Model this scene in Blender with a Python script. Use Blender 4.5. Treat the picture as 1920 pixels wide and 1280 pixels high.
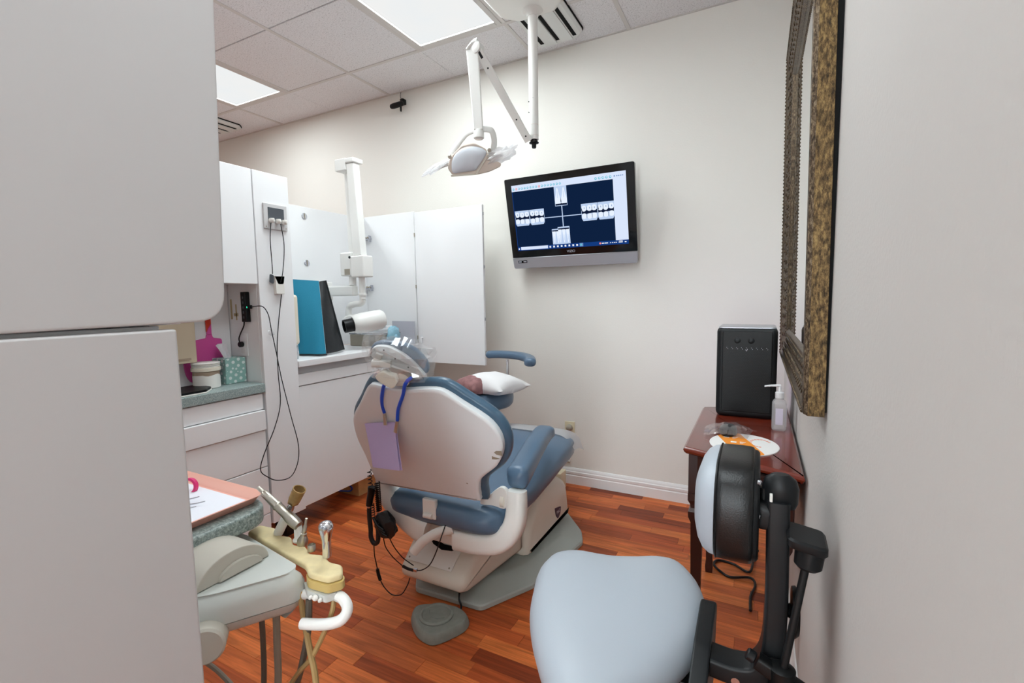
import bpy, bmesh, math, random
from mathutils import Vector, Matrix, noise

random.seed(7)
scene = bpy.context.scene
COL = scene.collection
for o in list(bpy.data.objects):
    bpy.data.objects.remove(o)

# ------------------------------------------------------------------ camera
cam_d = bpy.data.cameras.new('camera')
cam_d.sensor_fit = 'HORIZONTAL'
cam_d.sensor_width = 36.0
cam_d.lens = 889.0 / 1920.0 * 36.0
cam_d.clip_start = 0.02
cam = bpy.data.objects.new('camera', cam_d)
COL.objects.link(cam)
cam.matrix_world = Matrix((
    (0.88769657, -0.02740123, 0.45961285, 0.0),
    (0.46015128, 0.08745856, -0.88352238, 0.0),
    (-0.01598747, 0.99579123, 0.09024538, 1.252),
    (0, 0, 0, 1)))
scene.camera = cam

# ------------------------------------------------------------------ world, view
world = bpy.data.worlds.new('world')
scene.world = world
world.use_nodes = True
world.node_tree.nodes['Background'].inputs[0].default_value = (0.86, 0.955, 1.0, 1)
world.node_tree.nodes['Background'].inputs[1].default_value = 9.0     # bright fill light, entering only by the added window behind the camera
vs = scene.view_settings
vs.view_transform = 'Standard'
vs.look = 'None'
vs.gamma = 1.0
vs.use_curve_mapping = False
vs.exposure = 0.42
PANEL = 0.66           # radiance of the visible diffuser sheets
LAMP_W = 24.0          # watts of the tubes behind each diffuser
SPREAD = math.radians(178)

# room limits
XR, YB, ZC, XL, YF = 0.135, 2.945, 2.816, -5.3, -2.9

# ------------------------------------------------------------------ materials
def srgb(r, g, b):
    f = lambda c: (c / 12.92) if c <= 0.04045 else ((c + 0.055) / 1.055) ** 2.4
    return (f(r / 255.0), f(g / 255.0), f(b / 255.0), 1.0)

MATS = {}
def mat(name, rgb, rough=0.5, metal=0.0, bump=0.0, bscale=200.0, var=0.0, vscale=8.0, spec=0.5, trans=0.0, ior=1.45, emit=None, estr=0.0, alpha=1.0, coat=0.0, sheen=0.0):
    m = bpy.data.materials.new(name)
    m.use_nodes = True
    nt = m.node_tree
    b = nt.nodes['Principled BSDF']
    c = srgb(*rgb)
    b.inputs['Base Color'].default_value = c
    b.inputs['Roughness'].default_value = rough
    b.inputs['Metallic'].default_value = metal
    b.inputs['Specular IOR Level'].default_value = spec
    b.inputs['Transmission Weight'].default_value = trans
    b.inputs['IOR'].default_value = ior
    b.inputs['Alpha'].default_value = alpha
    b.inputs['Coat Weight'].default_value = coat
    b.inputs['Sheen Weight'].default_value = sheen
    if emit:
        b.inputs['Emission Color'].default_value = srgb(*emit)
        b.inputs['Emission Strength'].default_value = estr
    if var or bump:
        tc = nt.nodes.new('ShaderNodeTexCoord')
    if var:
        n = nt.nodes.new('ShaderNodeTexNoise')
        n.inputs['Scale'].default_value = vscale
        n.inputs['Detail'].default_value = 4
        nt.links.new(tc.outputs['Object'], n.inputs['Vector'])
        r = nt.nodes.new('ShaderNodeValToRGB')
        r.color_ramp.elements[0].position = 0.3
        r.color_ramp.elements[1].position = 0.7
        r.color_ramp.elements[0].color = tuple(x * (1 - var) for x in c[:3]) + (1,)
        r.color_ramp.elements[1].color = tuple(min(1, x * (1 + var * 0.6)) for x in c[:3]) + (1,)
        nt.links.new(n.outputs['Fac'], r.inputs['Fac'])
        nt.links.new(r.outputs['Color'], b.inputs['Base Color'])
    if bump:
        n2 = nt.nodes.new('ShaderNodeTexNoise')
        n2.inputs['Scale'].default_value = bscale
        n2.inputs['Detail'].default_value = 3
        nt.links.new(tc.outputs['Object'], n2.inputs['Vector'])
        bp = nt.nodes.new('ShaderNodeBump')
        bp.inputs['Strength'].default_value = bump
        bp.inputs['Distance'].default_value = 0.004
        nt.links.new(n2.outputs['Fac'], bp.inputs['Height'])
        nt.links.new(bp.outputs['Normal'], b.inputs['Normal'])
    MATS[name] = m
    return m

def emis(name, rgb, strength):
    m = bpy.data.materials.new(name)
    m.use_nodes = True
    nt = m.node_tree
    nt.nodes.clear()
    out = nt.nodes.new('ShaderNodeOutputMaterial')
    e = nt.nodes.new('ShaderNodeEmission')
    e.inputs[0].default_value = srgb(*rgb)
    e.inputs[1].default_value = strength
    nt.links.new(e.outputs[0], out.inputs[0])
    MATS[name] = m
    return m

def speckle(name, base, dark, light, scale, rough=0.4):
    m = mat(name, base, rough)
    nt = m.node_tree
    b = nt.nodes['Principled BSDF']
    tc = nt.nodes.new('ShaderNodeTexCoord')
    n = nt.nodes.new('ShaderNodeTexNoise')
    n.inputs['Scale'].default_value = scale
    n.inputs['Detail'].default_value = 5
    n.inputs['Roughness'].default_value = 0.8
    nt.links.new(tc.outputs['Object'], n.inputs['Vector'])
    r = nt.nodes.new('ShaderNodeValToRGB')
    e = r.color_ramp.elements
    e[0].position = 0.36; e[0].color = srgb(*dark)
    e[1].position = 0.64; e[1].color = srgb(*light)
    k = e.new(0.5); k.color = srgb(*base)
    nt.links.new(n.outputs['Fac'], r.inputs['Fac'])
    nt.links.new(r.outputs['Color'], b.inputs['Base Color'])
    return m

def wood(name, cols, island=False, rough=0.42):
    """plank wood: tone picked per piece, grain stretched along the piece's X"""
    m = mat(name, (150, 80, 50), rough, spec=0.3)
    nt = m.node_tree
    L = nt.links
    b = nt.nodes['Principled BSDF']
    tc = nt.nodes.new('ShaderNodeTexCoord')
    if island:
        g = nt.nodes.new('ShaderNodeNewGeometry'); rnd = g.outputs['Random Per Island']
    else:
        g = nt.nodes.new('ShaderNodeObjectInfo'); rnd = g.outputs['Random']
    mul = nt.nodes.new('ShaderNodeMath'); mul.operation = 'MULTIPLY'; mul.inputs[1].default_value = 37.0
    L.new(rnd, mul.inputs[0])
    comb = nt.nodes.new('ShaderNodeCombineXYZ')
    for i in range(3):
        L.new(mul.outputs[0], comb.inputs[i])
    add = nt.nodes.new('ShaderNodeVectorMath'); add.operation = 'ADD'
    L.new(tc.outputs['Object'], add.inputs[0]); L.new(comb.outputs[0], add.inputs[1])
    mp = nt.nodes.new('ShaderNodeMapping'); mp.inputs['Scale'].default_value = (3.0, 34.0, 34.0)
    L.new(add.outputs[0], mp.inputs['Vector'])
    n = nt.nodes.new('ShaderNodeTexNoise'); n.inputs['Scale'].default_value = 1.0; n.inputs['Detail'].default_value = 6; n.inputs['Distortion'].default_value = 0.8
    L.new(mp.outputs[0], n.inputs['Vector'])
    mp2 = nt.nodes.new('ShaderNodeMapping'); mp2.inputs['Scale'].default_value = (4.0, 210.0, 210.0)
    L.new(add.outputs[0], mp2.inputs['Vector'])
    n2 = nt.nodes.new('ShaderNodeTexNoise'); n2.inputs['Scale'].default_value = 1.0; n2.inputs['Detail'].default_value = 2
    L.new(mp2.outputs[0], n2.inputs['Vector'])
    ramp = nt.nodes.new('ShaderNodeValToRGB')
    e = ramp.color_ramp.elements
    e[0].position = 0.0; e[0].color = srgb(*cols[0])
    e[1].position = 1.0; e[1].color = srgb(*cols[-1])
    for i, c in enumerate(cols[1:-1]):
        k = e.new((i + 1) / (len(cols) - 1)); k.color = srgb(*c)
    L.new(rnd, ramp.inputs['Fac'])
    gr = nt.nodes.new('ShaderNodeMapRange')
    gr.inputs['From Min'].default_value = 0.3; gr.inputs['From Max'].default_value = 0.7
    gr.inputs['To Min'].default_value = 0.62; gr.inputs['To Max'].default_value = 1.22
    L.new(n.outputs['Fac'], gr.inputs['Value'])
    gr2 = nt.nodes.new('ShaderNodeMapRange')
    gr2.inputs['From Min'].default_value = 0.35; gr2.inputs['From Max'].default_value = 0.65
    gr2.inputs['To Min'].default_value = 0.86; gr2.inputs['To Max'].default_value = 1.08
    L.new(n2.outputs['Fac'], gr2.inputs['Value'])
    mm = nt.nodes.new('ShaderNodeMath'); mm.operation = 'MULTIPLY'
    L.new(gr.outputs[0], mm.inputs[0]); L.new(gr2.outputs[0], mm.inputs[1])
    mix = nt.nodes.new('ShaderNodeVectorMath'); mix.operation = 'SCALE'
    L.new(ramp.outputs['Color'], mix.inputs[0]); L.new(mm.outputs[0], mix.inputs['Scale'])
    L.new(mix.outputs[0], b.inputs['Base Color'])
    return m

def film(name, tint=(1, 1, 1, 1), gloss=0.16, diff=0.06):
    m = bpy.data.materials.new(name); m.use_nodes = True
    nt = m.node_tree; nt.nodes.clear(); L = nt.links
    out = nt.nodes.new('ShaderNodeOutputMaterial')
    t = nt.nodes.new('ShaderNodeBsdfTransparent'); t.inputs[0].default_value = tint
    g = nt.nodes.new('ShaderNodeBsdfGlossy'); g.inputs['Roughness'].default_value = 0.12
    d = nt.nodes.new('ShaderNodeBsdfTranslucent'); d.inputs[0].default_value = (0.95, 0.95, 0.97, 1)
    d2 = nt.nodes.new('ShaderNodeBsdfDiffuse'); d2.inputs[0].default_value = (0.95, 0.95, 0.97, 1)
    mx0 = nt.nodes.new('ShaderNodeMixShader'); mx0.inputs[0].default_value = 0.5
    L.new(d.outputs[0], mx0.inputs[1]); L.new(d2.outputs[0], mx0.inputs[2])
    mx = nt.nodes.new('ShaderNodeMixShader'); mx.inputs[0].default_value = diff
    L.new(t.outputs[0], mx.inputs[1]); L.new(mx0.outputs[0], mx.inputs[2])
    mx2 = nt.nodes.new('ShaderNodeMixShader'); mx2.inputs[0].default_value = gloss
    L.new(mx.outputs[0], mx2.inputs[1]); L.new(g.outputs[0], mx2.inputs[2])
    L.new(mx2.outputs[0], out.inputs[0])
    MATS[name] = m
    return m

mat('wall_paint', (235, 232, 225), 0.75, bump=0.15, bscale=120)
mat('wall_paint_dimmed', (206, 202, 198), 0.75, bump=0.15, bscale=120)  # same wall paint, darkened to tone down the over-lit right wall
mat('trim_white', (233, 231, 230), 0.4)
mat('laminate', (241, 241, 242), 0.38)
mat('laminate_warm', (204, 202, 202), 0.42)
mat('seam', (90, 84, 80), 0.8)
mat('beige_board', (205, 190, 165), 0.7)
mat('birch', (214, 172, 118), 0.6, var=0.15, vscale=20)
mat('black_plastic', (13, 14, 15), 0.42, spec=0.35)
mat('black_satin', (22, 24, 26), 0.40, spec=0.35)
mat('black_leather', (20, 21, 22), 0.32, bump=0.12, bscale=400)
mat('pale_leather', (177, 185, 194), 0.42, bump=0.05, bscale=500)
mat('blue_leather', (88, 112, 136), 0.3, bump=0.08, bscale=350, var=0.08, vscale=6)
mat('blue_leather_dark', (70, 98, 120), 0.3, bump=0.35, bscale=28)
mat('shell_beige', (228, 232, 234), 0.42)
mat('casting_white', (232, 231, 226), 0.3)
mat('casting_cream', (224, 218, 205), 0.34)
mat('base_grey', (166, 171, 165), 0.5, bump=0.2, bscale=300)
mat('pedal_grey', (132, 134, 126), 0.6, bump=0.1, bscale=300, var=0.1, vscale=40)
mat('chrome', (225, 225, 228), 0.15, metal=1.0)
mat('brushed', (190, 184, 172), 0.3, metal=1.0)
mat('enamel', (238, 237, 233), 0.28)
mat('enamel_shade', (222, 208, 196), 0.4)
mat('lens_frost', (226, 232, 240), 0.25)
mat('tv_bezel', (12, 13, 15), 0.08)
mat('tv_silver', (168, 168, 174), 0.3, metal=0.4)
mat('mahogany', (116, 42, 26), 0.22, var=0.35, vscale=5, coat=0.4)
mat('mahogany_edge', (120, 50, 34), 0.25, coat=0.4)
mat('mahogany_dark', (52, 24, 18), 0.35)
mat('cart_grey', (205, 208, 203), 0.38)
mat('cart_fin', (196, 190, 178), 0.5)
mat('cart_yellow', (226, 208, 160), 0.45, var=0.14, vscale=30)
mat('cart_ochre', (204, 178, 112), 0.45)
mat('hose_grey', (150, 142, 128), 0.5)
mat('hose_dark', (98, 92, 82), 0.5)
mat('hose_tan', (172, 142, 92), 0.5)
mat('amber', (176, 140, 84), 0.25, var=0.3, vscale=60, alpha=0.85)
mat('tray_pink', (238, 176, 158), 0.4)
mat('tray_orange', (214, 122, 96), 0.45)
mat('paper_white', (236, 238, 246), 0.7)
mat('lavender_paper', (198, 182, 226), 0.8)
mat('hot_pink', (226, 52, 120), 0.35)
mat('steel', (196, 198, 206), 0.25, metal=1.0)
mat('cord_blue', (24, 84, 216), 0.4)
mat('teal_cloth', (10, 122, 152), 0.75, bump=0.25, bscale=260, sheen=0.2)
mat('black_vinyl', (26, 29, 32), 0.45, bump=0.25, bscale=60)
mat('pillow_white', (238, 236, 236), 0.8)
mat('mauve_cloth', (156, 112, 112), 0.85, var=0.3, vscale=30)
mat('cream_plastic', (232, 224, 206), 0.4)
mat('ivory_plate', (226, 216, 186), 0.45)
mat('tissue', (240, 236, 240), 0.85)
mat('pink_plastic', (226, 90, 168), 0.4)
mat('red_orange', (224, 64, 40), 0.45)
mat('jar_white', (238, 236, 230), 0.5)
mat('taupe', (172, 152, 132), 0.7)
mat('screen_grey', (78, 82, 88), 0.3)
mat('label_dark', (40, 36, 66), 0.4)
mat('label_light', (190, 190, 200), 0.4)
mat('clear_plastic', (236, 240, 244), 0.08, trans=0.9, ior=1.35)
mat('bottle_clear', (240, 241, 245), 0.06, trans=0.92, ior=1.3)
mat('pump_white', (238, 238, 240), 0.35)
mat('label_paper', (214, 208, 226), 0.6)
mat('mousepad_white', (242, 240, 238), 0.7)
mat('mousepad_orange', (246, 150, 50), 0.7)
mat('mousepad_pink', (236, 170, 150), 0.7)
mat('wrap_blue', (150, 200, 220), 0.5, alpha=0.7)
mat('grime', (150, 138, 122), 0.7)
mat('stain', (196, 178, 140), 0.7)
mat('rust_grey', (160, 152, 138), 0.8)
film('film_clear', gloss=0.14, diff=0.05)
film('film_bottle', gloss=0.10, diff=0.38)
film('film_vinyl', tint=(0.86, 0.84, 0.82, 1), gloss=0.06, diff=0.55)
film('film_added_pane', gloss=0.04, diff=0.0)
film('film_white', gloss=0.12, diff=0.62)
film('film_blue', tint=(0.8, 0.92, 0.97, 1), gloss=0.12, diff=0.35)
speckle('stone_green', (148, 164, 162), (112, 130, 130), (186, 198, 196), 220)
speckle('stone_cart', (140, 152, 148), (92, 106, 102), (182, 192, 188), 160)
wood('plank_wood', [(132, 58, 31), (200, 102, 52), (220, 120, 62), (168, 78, 40), (224, 126, 66), (190, 91, 47), (152, 69, 36)])
wood('plank_wood_far', [(132, 58, 31), (200, 102, 52), (220, 120, 62), (168, 78, 40), (224, 126, 66), (190, 91, 47), (152, 69, 36)], island=True)
speckle('ceiling_tile', (234, 233, 235), (208, 206, 208), (240, 239, 241), 130, 0.9)
def pinholes():
    m = MATS['ceiling_tile']; nt = m.node_tree; L = nt.links
    b = nt.nodes['Principled BSDF']
    src = b.inputs['Base Color'].links[0].from_socket
    tc = nt.nodes.new('ShaderNodeTexCoord')
    v = nt.nodes.new('ShaderNodeTexVoronoi'); v.inputs['Scale'].default_value = 85
    L.new(tc.outputs['Object'], v.inputs['Vector'])
    r = nt.nodes.new('ShaderNodeValToRGB'); r.color_ramp.elements[0].position = 0.10; r.color_ramp.elements[1].position = 0.20
    r.color_ramp.elements[0].color = (0.45, 0.44, 0.44, 1)
    L.new(v.outputs['Distance'], r.inputs['Fac'])
    mx = nt.nodes.new('ShaderNodeMix'); mx.data_type = 'RGBA'; mx.blend_type = 'MULTIPLY'; mx.inputs[0].default_value = 1.0
    L.new(src, mx.inputs[6]); L.new(r.outputs[0], mx.inputs[7]); L.new(mx.outputs[2], b.inputs['Base Color'])
pinholes()
mat('grid_bar', (214, 210, 207), 0.5)
mat('gap_dark', (120, 114, 110), 0.9)
mat('vent_white', (226, 228, 226), 0.4)
mat('vent_dark', (16, 16, 16), 0.8, spec=0.2)
emis('led_green', (60, 255, 190), 3.0)
emis('glow_lilac', (214, 186, 250), 1.6)

def gilded(name, a, b, c, sc):
    m = mat(name, a, 0.38, metal=0.65)
    nt = m.node_tree; L = nt.links
    bs = nt.nodes['Principled BSDF']
    tc = nt.nodes.new('ShaderNodeTexCoord')
    mp = nt.nodes.new('ShaderNodeMapping'); mp.inputs['Scale'].default_value = (1, 1, 0.35)
    L.new(tc.outputs['Object'], mp.inputs['Vector'])
    n = nt.nodes.new('ShaderNodeTexNoise'); n.inputs['Scale'].default_value = sc; n.inputs['Detail'].default_value = 8; n.inputs['Roughness'].default_value = 0.75
    L.new(mp.outputs[0], n.inputs['Vector'])
    r = nt.nodes.new('ShaderNodeValToRGB'); e = r.color_ramp.elements
    e[0].position = 0.38; e[0].color = srgb(*b)
    e[1].position = 0.62; e[1].color = srgb(*c)
    k = e.new(0.5); k.color = srgb(*a)
    L.new(n.outputs['Fac'], r.inputs['Fac']); L.new(r.outputs[0], bs.inputs['Base Color'])
    bp = nt.nodes.new('ShaderNodeBump'); bp.inputs['Strength'].default_value = 0.35; bp.inputs['Distance'].default_value = 0.003
    L.new(n.outputs['Fac'], bp.inputs['Height']); L.new(bp.outputs[0], bs.inputs['Normal'])
    return m
gilded('gilt_side', (92, 72, 44), (42, 32, 20), (138, 114, 74), 170)
gilded('gilt_front', (82, 66, 50), (34, 27, 21), (136, 120, 98), 220)
mat('mirror_glass', (235, 240, 238), 0.01, metal=1.0)

def dots_mat():
    m = mat('dots_green', (150, 190, 182), 0.6)
    nt = m.node_tree; L = nt.links
    tc = nt.nodes.new('ShaderNodeTexCoord')
    mp = nt.nodes.new('ShaderNodeMapping'); mp.inputs['Rotation'].default_value = (0.6, 0.5, 0.7)
    L.new(tc.outputs['Object'], mp.inputs['Vector'])
    v = nt.nodes.new('ShaderNodeTexVoronoi'); v.inputs['Scale'].default_value = 46; v.inputs['Randomness'].default_value = 0.1
    L.new(mp.outputs[0], v.inputs['Vector'])
    r = nt.nodes.new('ShaderNodeValToRGB'); r.color_ramp.interpolation = 'CONSTANT'
    r.color_ramp.elements[0].color = srgb(226, 236, 232)
    r.color_ramp.elements[1].position = 0.36; r.color_ramp.elements[1].color = srgb(150, 190, 182)
    L.new(v.outputs['Distance'], r.inputs['Fac'])
    L.new(r.outputs[0], nt.nodes['Principled BSDF'].inputs['Base Color'])
dots_mat()

def panel_light(name, strength):
    """diffuser of a ceiling light printed with faint clouds"""
    m = emis(name, (255, 255, 255), strength)
    nt = m.node_tree; L = nt.links
    e = [x for x in nt.nodes if x.type == 'EMISSION'][0]
    tc = nt.nodes.new('ShaderNodeTexCoord')
    n = nt.nodes.new('ShaderNodeTexNoise'); n.inputs['Scale'].default_value = 3.0; n.inputs['Detail'].default_value = 4
    L.new(tc.outputs['Object'], n.inputs['Vector'])
    r = nt.nodes.new('ShaderNodeValToRGB')
    r.color_ramp.elements[0].position = 0.35; r.color_ramp.elements[0].color = (0.95, 0.985, 1.0, 1)
    r.color_ramp.elements[1].position = 0.65; r.color_ramp.elements[1].color = (1.0, 1.0, 0.985, 1)
    L.new(n.outputs['Fac'], r.inputs['Fac']); L.new(r.outputs[0], e.inputs[0])
panel_light('diffuser', PANEL)

# ------------------------------------------------------------------ mesh helpers
WPOS = {}
def link(name, bm, material, parent=None, smooth=35, mats=None, wn=False):
    bmesh.ops.remove_doubles(bm, verts=bm.verts, dist=1e-6)
    bmesh.ops.recalc_face_normals(bm, faces=bm.faces)
    lo = Vector((1e9,) * 3); hi = Vector((-1e9,) * 3)
    for v in bm.verts:
        for i in range(3):
            lo[i] = min(lo[i], v.co[i]); hi[i] = max(hi[i], v.co[i])
    org = Vector(((lo.x + hi.x) / 2, (lo.y + hi.y) / 2, lo.z))
    for v in bm.verts:
        v.co -= org
    me = bpy.data.meshes.new(name)
    bm.to_mesh(me); bm.free()
    if smooth:
        me.shade_smooth()
        me.set_sharp_from_angle(angle=math.radians(smooth))
    for mn in ([material] if mats is None else mats):
        me.materials.append(MATS[mn])
    o = bpy.data.objects.new(name, me)
    COL.objects.link(o)
    WPOS[o.name] = org
    if wn:
        w_ = o.modifiers.new('weighted_normal', 'WEIGHTED_NORMAL'); w_.keep_sharp = True
    if parent is not None:
        o.parent = parent
        o.location = org - WPOS[parent.name]
    else:
        o.location = org
    return o

def tag(o, label, cat, group=None, kind=None):
    o['label'] = label
    if cat: o['category'] = cat
    if group: o['group'] = group
    if kind: o['kind'] = kind
    return o

def thing(name, label, cat, loc, group=None):
    o = bpy.data.objects.new(name, None)
    o.empty_display_size = 0.05
    COL.objects.link(o)
    o.location = loc
    WPOS[o.name] = Vector(loc)
    return tag(o, label, cat, group)

def struct(o):
    o['kind'] = 'structure'
    return o

def bm_box(bm, x0, x1, y0, y1, z0, z1, bevel=0.0, seg=2, mi=0):
    vs = [bm.verts.new((x, y, z)) for z in (z0, z1) for y in (y0, y1) for x in (x0, x1)]
    fs = [(0, 1, 3, 2), (4, 6, 7, 5), (0, 4, 5, 1), (2, 3, 7, 6), (0, 2, 6, 4), (1, 5, 7, 3)]
    ff = []
    for f in fs:
        k = bm.faces.new([vs[i] for i in f]); k.material_index = mi; ff.append(k)
    if bevel > 0:
        es = list({e for f in ff for e in f.edges})
        bmesh.ops.bevel(bm, geom=es, offset=bevel, segments=seg, profile=0.5, affect='EDGES')

def box(name, x0, x1, y0, y1, z0, z1, m, parent=None, bevel=0.002, seg=2):
    bm = bmesh.new()
    bm_box(bm, x0, x1, y0, y1, z0, z1, bevel, seg)
    return link(name, bm, m, parent, 50, wn=bevel > 0)

def bm_loft(bm, rings, cap0=True, cap1=True, closed=True, mi=0):
    vr = [[bm.verts.new(p) for p in r] for r in rings]
    n = len(rings[0])
    for a, b in zip(vr, vr[1:]):
        for i in range(n if closed else n - 1):
            j = (i + 1) % n
            try:
                f = bm.faces.new((a[i], a[j], b[j], b[i])); f.material_index = mi
            except ValueError:
                pass
    if cap0:
        f = bm.faces.new(vr[0][::-1]); f.material_index = mi
    if cap1:
        f = bm.faces.new(vr[-1]); f.material_index = mi

def loft(name, rings, m, parent=None, cap0=True, cap1=True, smooth=40, closed=True, wn=False):
    bm = bmesh.new()
    bm_loft(bm, rings, cap0, cap1, closed)
    return link(name, bm, m, parent, smooth, wn=wn)

def frame(N):
    N = Vector(N).normalized()
    r = Vector((0, 0, 1)) if abs(N.z) < 0.95 else Vector((1, 0, 0))
    U = r.cross(N).normalized()
    return U, N.cross(U), N

def ring(c, N, ru, rv=None, n=20, U=None, e=2.0):
    """superellipse ring around c, perpendicular to N"""
    rv = ru if rv is None else rv
    if U is None:
        U, V, N = frame(N)
    else:
        U = Vector(U).normalized(); V = Vector(N).normalized().cross(U)
    out = []
    for i in range(n):
        a = 2 * math.pi * i / n
        ca, sa = math.cos(a), math.sin(a)
        x = math.copysign(abs(ca) ** (2 / e), ca) * ru
        y = math.copysign(abs(sa) ** (2 / e), sa) * rv
        out.append(Vector(c) + U * x + V * y)
    return out

def bm_cyl(bm, p0, p1, r0, r1=None, n=16, mi=0, bev=0.0):
    r1 = r0 if r1 is None else r1
    p0 = Vector(p0); p1 = Vector(p1); N = (p1 - p0).normalized()
    if bev:
        prof = [(p0, r0 - bev), (p0 + N * bev, r0), (p1 - N * bev, r1), (p1, r1 - bev)]
    else:
        prof = [(p0, r0), (p1, r1)]
    bm_loft(bm, [ring(c, N, r, n=n) for c, r in prof], mi=mi)

def cyl(name, p0, p1, r0, m, parent=None, r1=None, n=20, bev=0.0):
    bm = bmesh.new()
    bm_cyl(bm, p0, p1, r0, r1, n, bev=bev)
    return link(name, bm, m, parent)

def lathe(name, p0, axis, prof, m, parent=None, n=24, cap=True):
    p0 = Vector(p0); A = Vector(axis).normalized()
    return loft(name, [ring(p0 + A * h, A, max(r, 1e-4), n=n) for r, h in prof], m, parent, cap, cap)

def smooth_path(pts, k=6, closed=False):
    P = [Vector(p) for p in pts]
    out = []
    n = len(P)
    rng = range(n) if closed else range(n - 1)
    for i in rng:
        if closed:
            a, b, c, d = P[i - 1], P[i], P[(i + 1) % n], P[(i + 2) % n]
        else:
            a = P[max(i - 1, 0)]; b = P[i]; c = P[i + 1]; d = P[min(i + 2, n - 1)]
        for j in range(k):
            t = j / k
            out.append(0.5 * ((2 * b) + (c - a) * t + (2 * a - 5 * b + 4 * c - d) * t * t + (3 * b - a - 3 * c + d) * t ** 3))
    if not closed:
        out.append(P[-1])
    return out

def bm_tube(bm, pts, r, n=10, k=6, raw=False, mi=0, ell=1.0):
    P = [Vector(p) for p in pts] if raw else smooth_path(pts, k)
    rings = []
    U = None
    for i, p in enumerate(P):
        T = (P[min(i + 1, len(P) - 1)] - P[max(i - 1, 0)]).normalized()
        if U is None:
            U, V, _ = frame(T)
        else:
            U = (U - T * U.dot(T)).normalized(); V = T.cross(U)
        rr = r(i / (len(P) - 1)) if callable(r) else r
        rings.append([p + U * math.cos(2 * math.pi * q / n) * rr + V * math.sin(2 * math.pi * q / n) * rr * ell for q in range(n)])
    bm_loft(bm, rings, mi=mi)

def tube(name, pts, r, m, parent=None, n=10, k=6, raw=False, ell=1.0):
    bm = bmesh.new()
    bm_tube(bm, pts, r, n, k, raw, ell=ell)
    return link(name, bm, m, parent)

def smooth2(pts, k=5):
    return [(p.x, p.y) for p in smooth_path([(x, y, 0) for x, y in pts], k, closed=True)]

def round2(pts, r, seg=5):
    out = []
    n = len(pts)
    for i in range(n):
        p = Vector(pts[i]); a = Vector(pts[i - 1]); b = Vector(pts[(i + 1) % n])
        da = (a - p); db = (b - p)
        rr = min(r[i] if isinstance(r, (list, tuple)) else r, da.length * 0.48, db.length * 0.48)
        if rr < 1e-5:
            out.append((p.x, p.y)); continue
        s = p + da.normalized() * rr; e = p + db.normalized() * rr
        for j in range(seg + 1):
            t = j / seg
            q = s * (1 - t) ** 2 + p * 2 * t * (1 - t) + e * t * t
            out.append((q.x, q.y))
    return out

def inset2(pts, d):
    n = len(pts)
    area = sum(pts[i - 1][0] * pts[i][1] - pts[i][0] * pts[i - 1][1] for i in range(n))
    s = 1 if area > 0 else -1
    out = []
    for i in range(n):
        p = Vector(pts[i]); a = Vector(pts[i - 1]); b = Vector(pts[(i + 1) % n])
        e1 = (p - a).normalized(); e2 = (b - p).normalized()
        n1 = Vector((-e1.y, e1.x)) * s; n2 = Vector((-e2.y, e2.x)) * s
        m = n1 + n2
        if m.length < 1e-6:
            m = n1
        m.normalize()
        k = 1.0 / max(0.5, m.dot(n1))
        q = p + m * d * k
        out.append((q.x, q.y))
    return out

def pprism(name, pts, O, U, V, N, prof, m, parent=None, smooth=40):
    """solid with the 2D outline pts in plane O,U,V; prof = [(height along N, inset)]"""
    O = Vector(O); U = Vector(U); V = Vector(V); N = Vector(N)
    rings = []
    gx = sum(p[0] for p in pts) / len(pts); gy = sum(p[1] for p in pts) / len(pts)
    for h, d in prof:
        if isinstance(d, str):          # 's0.8': scaled about the middle, for domed tops
            k = float(d[1:]); q = [(gx + (a - gx) * k, gy + (b - gy) * k) for a, b in pts]
        else:
            q = inset2(pts, d) if d else pts
        rings.append([O + U * x + V * y + N * h for x, y in q])
    return loft(name, rings, m, parent, smooth=smooth, wn=True)

def rr_prof(t, b):
    return [(0, b), (b * 0.3, b * 0.3), (b, 0), (t - b, 0), (t - b * 0.3, b * 0.3), (t, b)]

X, Y, Z = Vector((1, 0, 0)), Vector((0, 1, 0)), Vector((0, 0, 1))

def sheet(name, grid, t, m, parent=None, smooth=60):
    """thin sheet of thickness t from a grid of points"""
    bm = bmesh.new()
    R, C = len(grid), len(grid[0])
    nr = []
    for i in range(R):
        row = []
        for j in range(C):
            a = Vector(grid[min(i + 1, R - 1)][j]) - Vector(grid[max(i - 1, 0)][j])
            b = Vector(grid[i][min(j + 1, C - 1)]) - Vector(grid[i][max(j - 1, 0)])
            row.append(a.cross(b).normalized())
        nr.append(row)
    A = [[bm.verts.new(Vector(grid[i][j])) for j in range(C)] for i in range(R)]
    B = [[bm.verts.new(Vector(grid[i][j]) + nr[i][j] * t) for j in range(C)] for i in range(R)]
    for i in range(R - 1):
        for j in range(C - 1):
            bm.faces.new((A[i][j], A[i][j + 1], A[i + 1][j + 1], A[i + 1][j]))
            bm.faces.new((B[i][j], B[i + 1][j], B[i + 1][j + 1], B[i][j + 1]))
    for i in range(R - 1):
        bm.faces.new((A[i][0], A[i + 1][0], B[i + 1][0], B[i][0]))
        bm.faces.new((A[i][-1], B[i][-1], B[i + 1][-1], A[i + 1][-1]))
    for j in range(C - 1):
        bm.faces.new((A[0][j], B[0][j], B[0][j + 1], A[0][j + 1]))
        bm.faces.new((A[-1][j], A[-1][j + 1], B[-1][j + 1], B[-1][j]))
    return link(name, bm, m, parent, smooth)

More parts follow.
